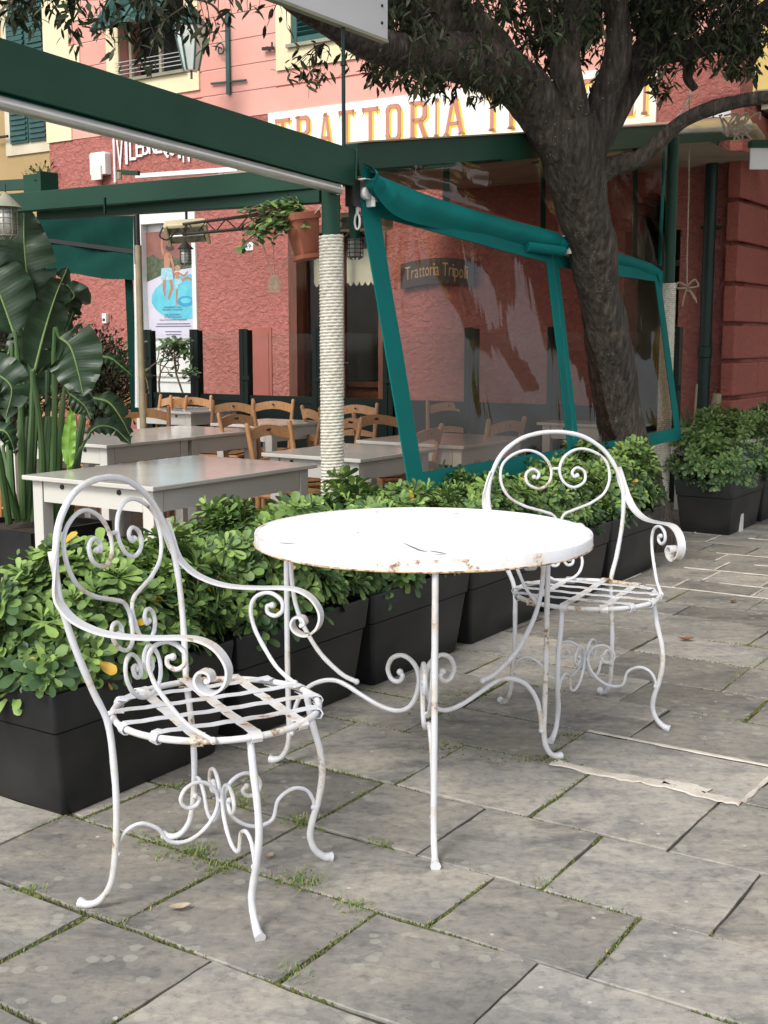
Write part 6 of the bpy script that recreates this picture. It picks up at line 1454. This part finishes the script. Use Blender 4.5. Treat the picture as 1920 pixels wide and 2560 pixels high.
# dark flowering bush by the left awning
def bush(name, lab, cat, cx, Y, x0, x1, y0, y1, n, ll, mats, probs, sd, dens_top=.5, stems_to=None, wr=.34):
    g = np.random.default_rng(sd); a, b_ = at(x0, y1, Y), at(x1, y0, Y); c = (a+b_)/2; rx, rz = abs(b_.x-a.x)/2, abs(b_.z-a.z)/2
    t = thing(name, lab, cat, Vector((c.x, c.y, a.z-.1))); Pq, Dq, Nq, Lq, Wq, Mq = [], [], [], [], [], []; st = MB()
    cl_ = g.normal(size=(n//22, 3)); cl_ /= np.linalg.norm(cl_, axis=1)[:, None]; cl_ *= (g.random(len(cl_))**.4)[:, None]
    for q in cl_:
        cc = np.array([c.x+q[0]*rx, c.y+q[1]*rx*.8, c.z+q[2]*rz]); st.tube(catmull([Vector((c.x+q[0]*.1, c.y, a.z-.1)), Vector((c.x+q[0]*rx*.5, c.y+q[1]*rx*.4, lerp(a.z, cc[2], .5))), Vector(cc)], 4), .006, 4, caps=False)
        for k in range(22):
            o = g.normal(size=3)*ll*1.1; d = o/np.linalg.norm(o)+np.array([0, 0, .5]); Pq.append(cc+o); Dq.append(d); Nq.append(g.normal(size=3)+np.array([0, 0, 1.2])); l = ll*g.uniform(.7, 1.3); Lq.append(l); Wq.append(l*wr); Mq.append(int(g.choice(len(probs), p=probs)))
    foliage('foliage', Pq, Dq, Nq, Lq, Wq, Mq, mats, t, .2, .2); st.build('stems', 'stem', t, True); return t
M['leaf_dark'] = mat('dark_bronze_leaf', (0.018, 0.020, 0.012), (0.035, 0.024, 0.016), 20, .5)
bush('oleander_bush', 'dark bushy shrub against the pink wall, below the green awning', 'shrub', 215, 9.6, 140, 292, 712, 905, 3400, .050, ['leaf_dark', 'leaf_c', 'tleaf_b', 'leaf_y'], [.66, .22, .119, .001], 5)
bush('oleander_bush', 'dark shrub at the far left behind the tall paddle-leaf plant', 'shrub', 40, 8.6, -120, 150, 560, 930, 5200, .060, ['leaf_dark', 'leaf_c', 'tleaf_b', 'leaf_y'], [.7, .24, .059, .001], 15)
bush('roof_edge_plant', 'thin green climber on the corner of the ochre house at the left', 'plant', 90, 15.2, 82, 112, 375, 440, 420, .07, ['tleaf_a', 'leaf_a', 'leaf_b'], [.5, .4, .1], 6)
# bare twiggy plant in front of the white doorway
tw = thing('twiggy_plant', 'sparse twiggy plant with a few leaves in front of the white doorway', 'plant', at(360, 860, 11.6)); b = MB(); Pq, Dq, Nq, Lq, Wq, Mq = [], [], [], [], [], []; rg = random.Random(4)
def twig(p, d, l, r, dep):
    e = p+d*l; b.tube(catmull([p, (p+e)/2+Vector((rg.gauss(0, .01), 0, rg.gauss(0, .01))), e], 3), r, 5, caps=False)
    if dep == 0 or rg.random() < .25:
        for _ in range(4): Pq.append(e); Dq.append((rg.gauss(0, 1), rg.gauss(0, 1), rg.gauss(.2, .6))); Nq.append((0, -.6, 1)); Lq.append(rg.uniform(.05, .09)); Wq.append(.035); Mq.append(0)
    if dep > 0:
        for _ in range(3): twig(e, (d+Vector((rg.gauss(0, .6), rg.gauss(0, .3), rg.gauss(.1, .45)))).normalized(), l*.72, r*.7, dep-1)
for x in (322, 345, 395): twig(at(x, 850, 11.6), Vector((rg.uniform(-.4, .4), 0, 1)).normalized(), .20, .010, 3)
b.build('twigs', 'stem', tw, True); foliage('leaves', Pq, Dq, Nq, Lq, Wq, Mq, ['leaf_c'], tw)

# ================================================================= THE TREE
from mathutils import noise as mnoise
tr = thing('holm_oak', 'leaning dark tree trunk forking into heavy limbs over the terrace, with small drooping leaves', 'tree', gz(1404, 1180, 0))
def limb(name, pts, n=16, sub=7, rough=.10, sd=0):
    """pts: (x, y, depth, radius)"""
    C = catmull([at(x, y, Y) for x, y, Y, r in pts], sub); rs = catmull([(r, 0, 0) for *_, r in pts], sub); m = len(C); b = MB(); vs = []
    b.tube(C, [q[0] for q in rs], n); V = b.v[:m*n]; out = []
    for i in range(m):
        for k in range(n):
            p = Vector(V[i*n+k]); d = (p-C[i]); r = d.length
            if r > 1e-5: d = d/r
            s = mnoise.noise(Vector((p.x*7, p.y*7, p.z*3+sd)))*.9+mnoise.noise(Vector((p.x*22, p.y*22, p.z*7+sd)))*.45
            out.append(tuple(p+d*r*rough*1.6*s))
    b.v = out+b.v[m*n:]; return b.build(name, 'bark', tr, True), C
trunk, _ = limb('trunk', [(1404, 1200, 7.12, .155), (1401, 1160, 7.10, .150), (1392, 1090, 7.06, .142), (1374, 1030, 7.02, .138), (1350, 955, 6.95, .136), (1334, 880, 6.88, .132), (1318, 760, 6.75, .128), (1299, 652, 6.6, .120), (1278, 540, 6.45, .124), (1256, 440, 6.33, .138), (1243, 370, 6.25, .150), (1235, 300, 6.2, .158), (1232, 245, 6.15, .12)], 26, 9, .10)
L = {}
def lb_(nm, pts, **k): L[nm] = limb('limb', pts, **k)[1]
lb_('left', [(1215, 330, 6.2, .12), (1172, 250, 6.15, .118), (1130, 190, 6.05, .120), (1060, 145, 5.9, .118), (980, 120, 5.75, .105), (890, 112, 5.6, .085), (800, 92, 5.4, .072), (715, 50, 5.25, .060), (640, 5, 5.1, .050), (560, -60, 5.0, .042), (440, -120, 4.9, .03)], sd=1)
lb_('upleft', [(1120, 185, 6.05, .11), (1050, 110, 5.95, .12), (980, 55, 5.85, .125), (900, 5, 5.75, .11), (820, -60, 5.6, .09), (700, -150, 5.5, .06)], sd=2)
lb_('mid', [(1232, 330, 6.2, .11), (1240, 260, 6.15, .085), (1232, 190, 6.1, .075), (1222, 120, 6.05, .066), (1240, 50, 6.0, .062), (1255, -30, 5.95, .058), (1262, -160, 5.9, .05)], sd=3)
lb_('fork', [(1262, 340, 6.25, .10), (1283, 280, 6.25, .080), (1305, 215, 6.25, .072), (1332, 130, 6.2, .068), (1335, 50, 6.2, .062), (1322, -20, 6.15, .058), (1290, -150, 6.1, .05)], sd=4)
lb_('right', [(1275, 320, 6.35, .09), (1320, 250, 6.4, .078), (1362, 165, 6.45, .082), (1410, 90, 6.5, .080), (1452, 5, 6.55, .075), (1490, -90, 6.6, .065), (1560, -200, 6.7, .05)], sd=5)
lb_('low', [(1290, 372, 6.3, .075), (1330, 357, 6.3, .050), (1380, 343, 6.28, .043), (1422, 308, 6.25, .040), (1475, 262, 6.2, .037), (1530, 236, 6.15, .035), (1600, 218, 6.1, .033), (1680, 206, 6.0, .030), (1800, 180, 5.9, .03)], sd=6)
lb_('side', [(1365, 160, 6.45, .07), (1420, 118, 6.5, .060), (1490, 108, 6.5, .056), (1545, 85, 6.5, .050), (1620, 45, 6.5, .044), (1700, -10, 6.5, .038), (1800, -60, 6.5, .03)], sd=7)
lb_('stub', [(1478, 120, 6.5, .034), (1488, 145, 6.48, .030), (1486, 170, 6.46, .026), (1502, 192, 6.44, .022)], n=10, sd=8)
lb_('back', [(1240, 240, 6.2, .07), (1215, 150, 6.6, .06), (1180, 60, 6.9, .05), (1120, -60, 7.2, .04)], n=12, sd=9)
lb_('droop', [(820, -60, 5.6, .05), (600, -110, 5.1, .038), (420, -90, 4.8, .028), (250, -60, 4.6, .02), (120, -30, 4.5, .014)], n=10, sd=10)
# crown: leafy twigs
tg = random.Random(12); Pq, Dq, Nq, Lq, Wq, Mq = [], [], [], [], [], []; tw = MB()
def spray(base, tip, nl, ll=.062, spread=.05):
    P = catmull([base, lerp(base, tip, .5)+Vector((tg.gauss(0, .02), tg.gauss(0, .02), .03)), tip], 4); tw.tube(P, [.004, .0035, .003, .003, .0025, .002, .002, .0015, .001], 4, caps=False)
    for k in range(nl):
        i = tg.randrange(2, len(P)) if tg.random() < .6 else len(P)-1
        p = P[i]+Vector((tg.gauss(0, spread*.25), tg.gauss(0, spread*.25), tg.gauss(0, spread*.25))); a = tg.uniform(0, 2*pi); d = Vector((cos(a), sin(a), -tg.uniform(.2, 1.6)))
        if tg.random() < .18: d.z = tg.uniform(0, .6)
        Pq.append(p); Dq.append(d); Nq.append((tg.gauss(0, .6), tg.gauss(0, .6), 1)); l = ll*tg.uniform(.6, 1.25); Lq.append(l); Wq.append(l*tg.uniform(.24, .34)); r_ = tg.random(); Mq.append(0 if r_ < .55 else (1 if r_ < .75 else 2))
def region(x0, x1, y0, y1, Y0, Y1, n, nl=11, up=.16, ll=.062):
    for _ in range(n):
        x, y = tg.uniform(x0, x1), tg.uniform(y0, y1); Y = tg.uniform(Y0, Y1); t_ = at(x, y, Y); b_ = t_+Vector((tg.gauss(0, .07), tg.gauss(0, .07), up*tg.uniform(.6, 1.6))); spray(b_, t_, nl, ll)
def path(pts, Y, n, nl=9, sp=10, up=.12, ll=.062):
    C = catmull([at(x, y, Y) for x, y in pts], 8); tw.tube(C, .004, 5, caps=False)
    for _ in range(n): p = C[tg.randrange(len(C))]; t_ = p+Vector((tg.gauss(0, sp*.0026), tg.gauss(0, .05), -tg.uniform(0, sp*.0045))); spray(p, t_, nl, ll)
# drooping twigs across the top left
path([(600, -90), (420, -40), (250, -30), (60, -10), (30, 15)], 4.7, 26, 8, 16)
for x, y in ((60, 20), (75, 50), (45, 30), (100, 10), (150, 60), (160, 95), (135, 30), (190, 20), (160, 45), (230, 70), (260, 40), (280, 75), (300, 115), (320, 130), (335, 70), (350, 100), (370, 60), (380, 30), (410, 60), (430, 80), (455, 90), (440, 40), (250, 110), (240, 20), (300, 20), (330, 20), (400, 15), (210, 40), (290, 60), (345, 30), (475, 60), (500, 30), (530, 20)):
    t_ = at(x+tg.gauss(0, 5), y, 4.7+tg.uniform(-.12, .12)); spray(t_+Vector((tg.gauss(0, .06), 0, tg.uniform(.10, .26))), t_, 15, .060, .06)
for x, y in ((620, 60), (640, 100), (610, 30), (590, 10), (560, 15), (575, 60)): t_ = at(x, y, 5.1); spray(t_+Vector((.03, 0, .2)), t_, 4, .05)
for x, y in ((620, 150), (650, 160), (670, 170), (690, 165), (700, 150), (660, 185), (640, 140), (676, 150)): t_ = at(x, y+2, 5.2); spray(at(700, 95, 5.2), t_, 9, .055)
# under the big limb
region(790, 1130, 128, 185, 5.5, 6.4, 110, 10, .14); region(880, 1120, 170, 212, 5.6, 6.2, 34, 9, .14, .055); region(740, 900, 100, 160, 5.3, 5.7, 22, 8)
region(1080, 1150, 170, 225, 5.8, 6.1, 12, 8, .1)
# dense top
region(830, 1300, -60, 90, 5.4, 7.4, 290, 12); region(1130, 1260, 60, 170, 6.3, 7.2, 70, 11); region(1250, 1420, -20, 110, 6.3, 7.4, 90, 11); region(1360, 1500, -40, 60, 6.3, 7.2, 90, 12)
region(1400, 1640, -40, 95, 6.0, 7.4, 185, 12); region(1430, 1640, 80, 150, 6.1, 6.7, 70, 10); region(1400, 1440, 150, 210, 6.2, 6.4, 14, 9); region(1555, 1640, 95, 160, 6.0, 6.4, 26, 9); region(1600, 1680, 40, 90, 6, 6.5, 30, 10)
region(1270, 1300, 170, 200, 6.2, 6.4, 5, 8)
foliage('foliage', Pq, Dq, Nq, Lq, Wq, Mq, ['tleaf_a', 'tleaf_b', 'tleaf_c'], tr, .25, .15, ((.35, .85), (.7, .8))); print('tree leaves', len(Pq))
# the crown above the picture that shades the terrace: larger leaf clumps
Pq, Dq, Nq, Lq, Wq, Mq = [], [], [], [], [], []
n_ = 0
while n_ < 9500:
    u = Vector((tg.gauss(0, 1), tg.gauss(0, 1), tg.gauss(0, 1))).normalized()*(tg.random()**.4)
    x, y, z = 1.3+3.1*u.x, 7.0+2.5*u.y, 3.7+2.1*u.z+.25*sin(u.x*9)*cos(u.y*8)
    r_ = at(830, -70, y).z                                   # keep the low view under the crown open
    if z < max(r_, 2.9) or y > 9.4-.2*x: continue
    n_ += 1
    Pq.append((x, y, z)); Dq.append((tg.gauss(0, 1), tg.gauss(0, 1), tg.gauss(-.3, .5))); Nq.append((tg.gauss(0, .5), tg.gauss(0, .5), 1)); Lq.append(tg.uniform(.12, .20)); Wq.append(tg.uniform(.055, .09)); Mq.append(tg.choice([0, 0, 1, 2]))
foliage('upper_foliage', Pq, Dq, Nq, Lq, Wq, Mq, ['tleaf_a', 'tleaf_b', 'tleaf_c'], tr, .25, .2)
tw.build('twigs', 'bark', tr, True)
# ---- fallen leaves and bits on the paving
def fallen(lab, x, y, s, m, rot):
    t = thing('fallen_leaf', lab, 'leaf', gz(x, y, .004)); p = gz(x, y, .006); b = MB(); n = 8; vs = []
    d = Vector((cos(rot), sin(rot), 0)); q = Vector((-d.y, d.x, 0))
    for k in range(n+1):
        u = k/n; w = sin(pi*u)**.8*s*.26; c = p+d*(u-.5)*s+UP*(.010*(2*u-1)**2*s/.06); vs += [c-q*w+UP*w*.5, c, c+q*w+UP*w*.5]
    b.add(vs, [(k*3+j, k*3+j+1, k*3+4+j, k*3+3+j) for k in range(n) for j in range(2)]); b.build('blade', m, t, True)
M['dryleaf'] = mat('dry_leaf', (0.42, 0.33, 0.22), (0.30, 0.22, 0.14), 40, .7)
M['redleaf'] = mat('reddish_dry_leaf', (0.26, 0.11, 0.06), None, 40, .7)
fallen('curled dry leaf on the slab in front of the left armchair, between its feet', 388, 1962, .05, 'dryleaf', .3)
fallen('reddish dry leaf on the paving behind the right armchair', 1482, 1382, .07, 'redleaf', -.1)
fallen('pale dry leaf in the mossy joint by the near chair foot', 583, 1850, .03, 'dryleaf', 1.2)
fallen('small dark leaf far back on the open paving at the right', 1583, 1300, .05, 'chip', .8)
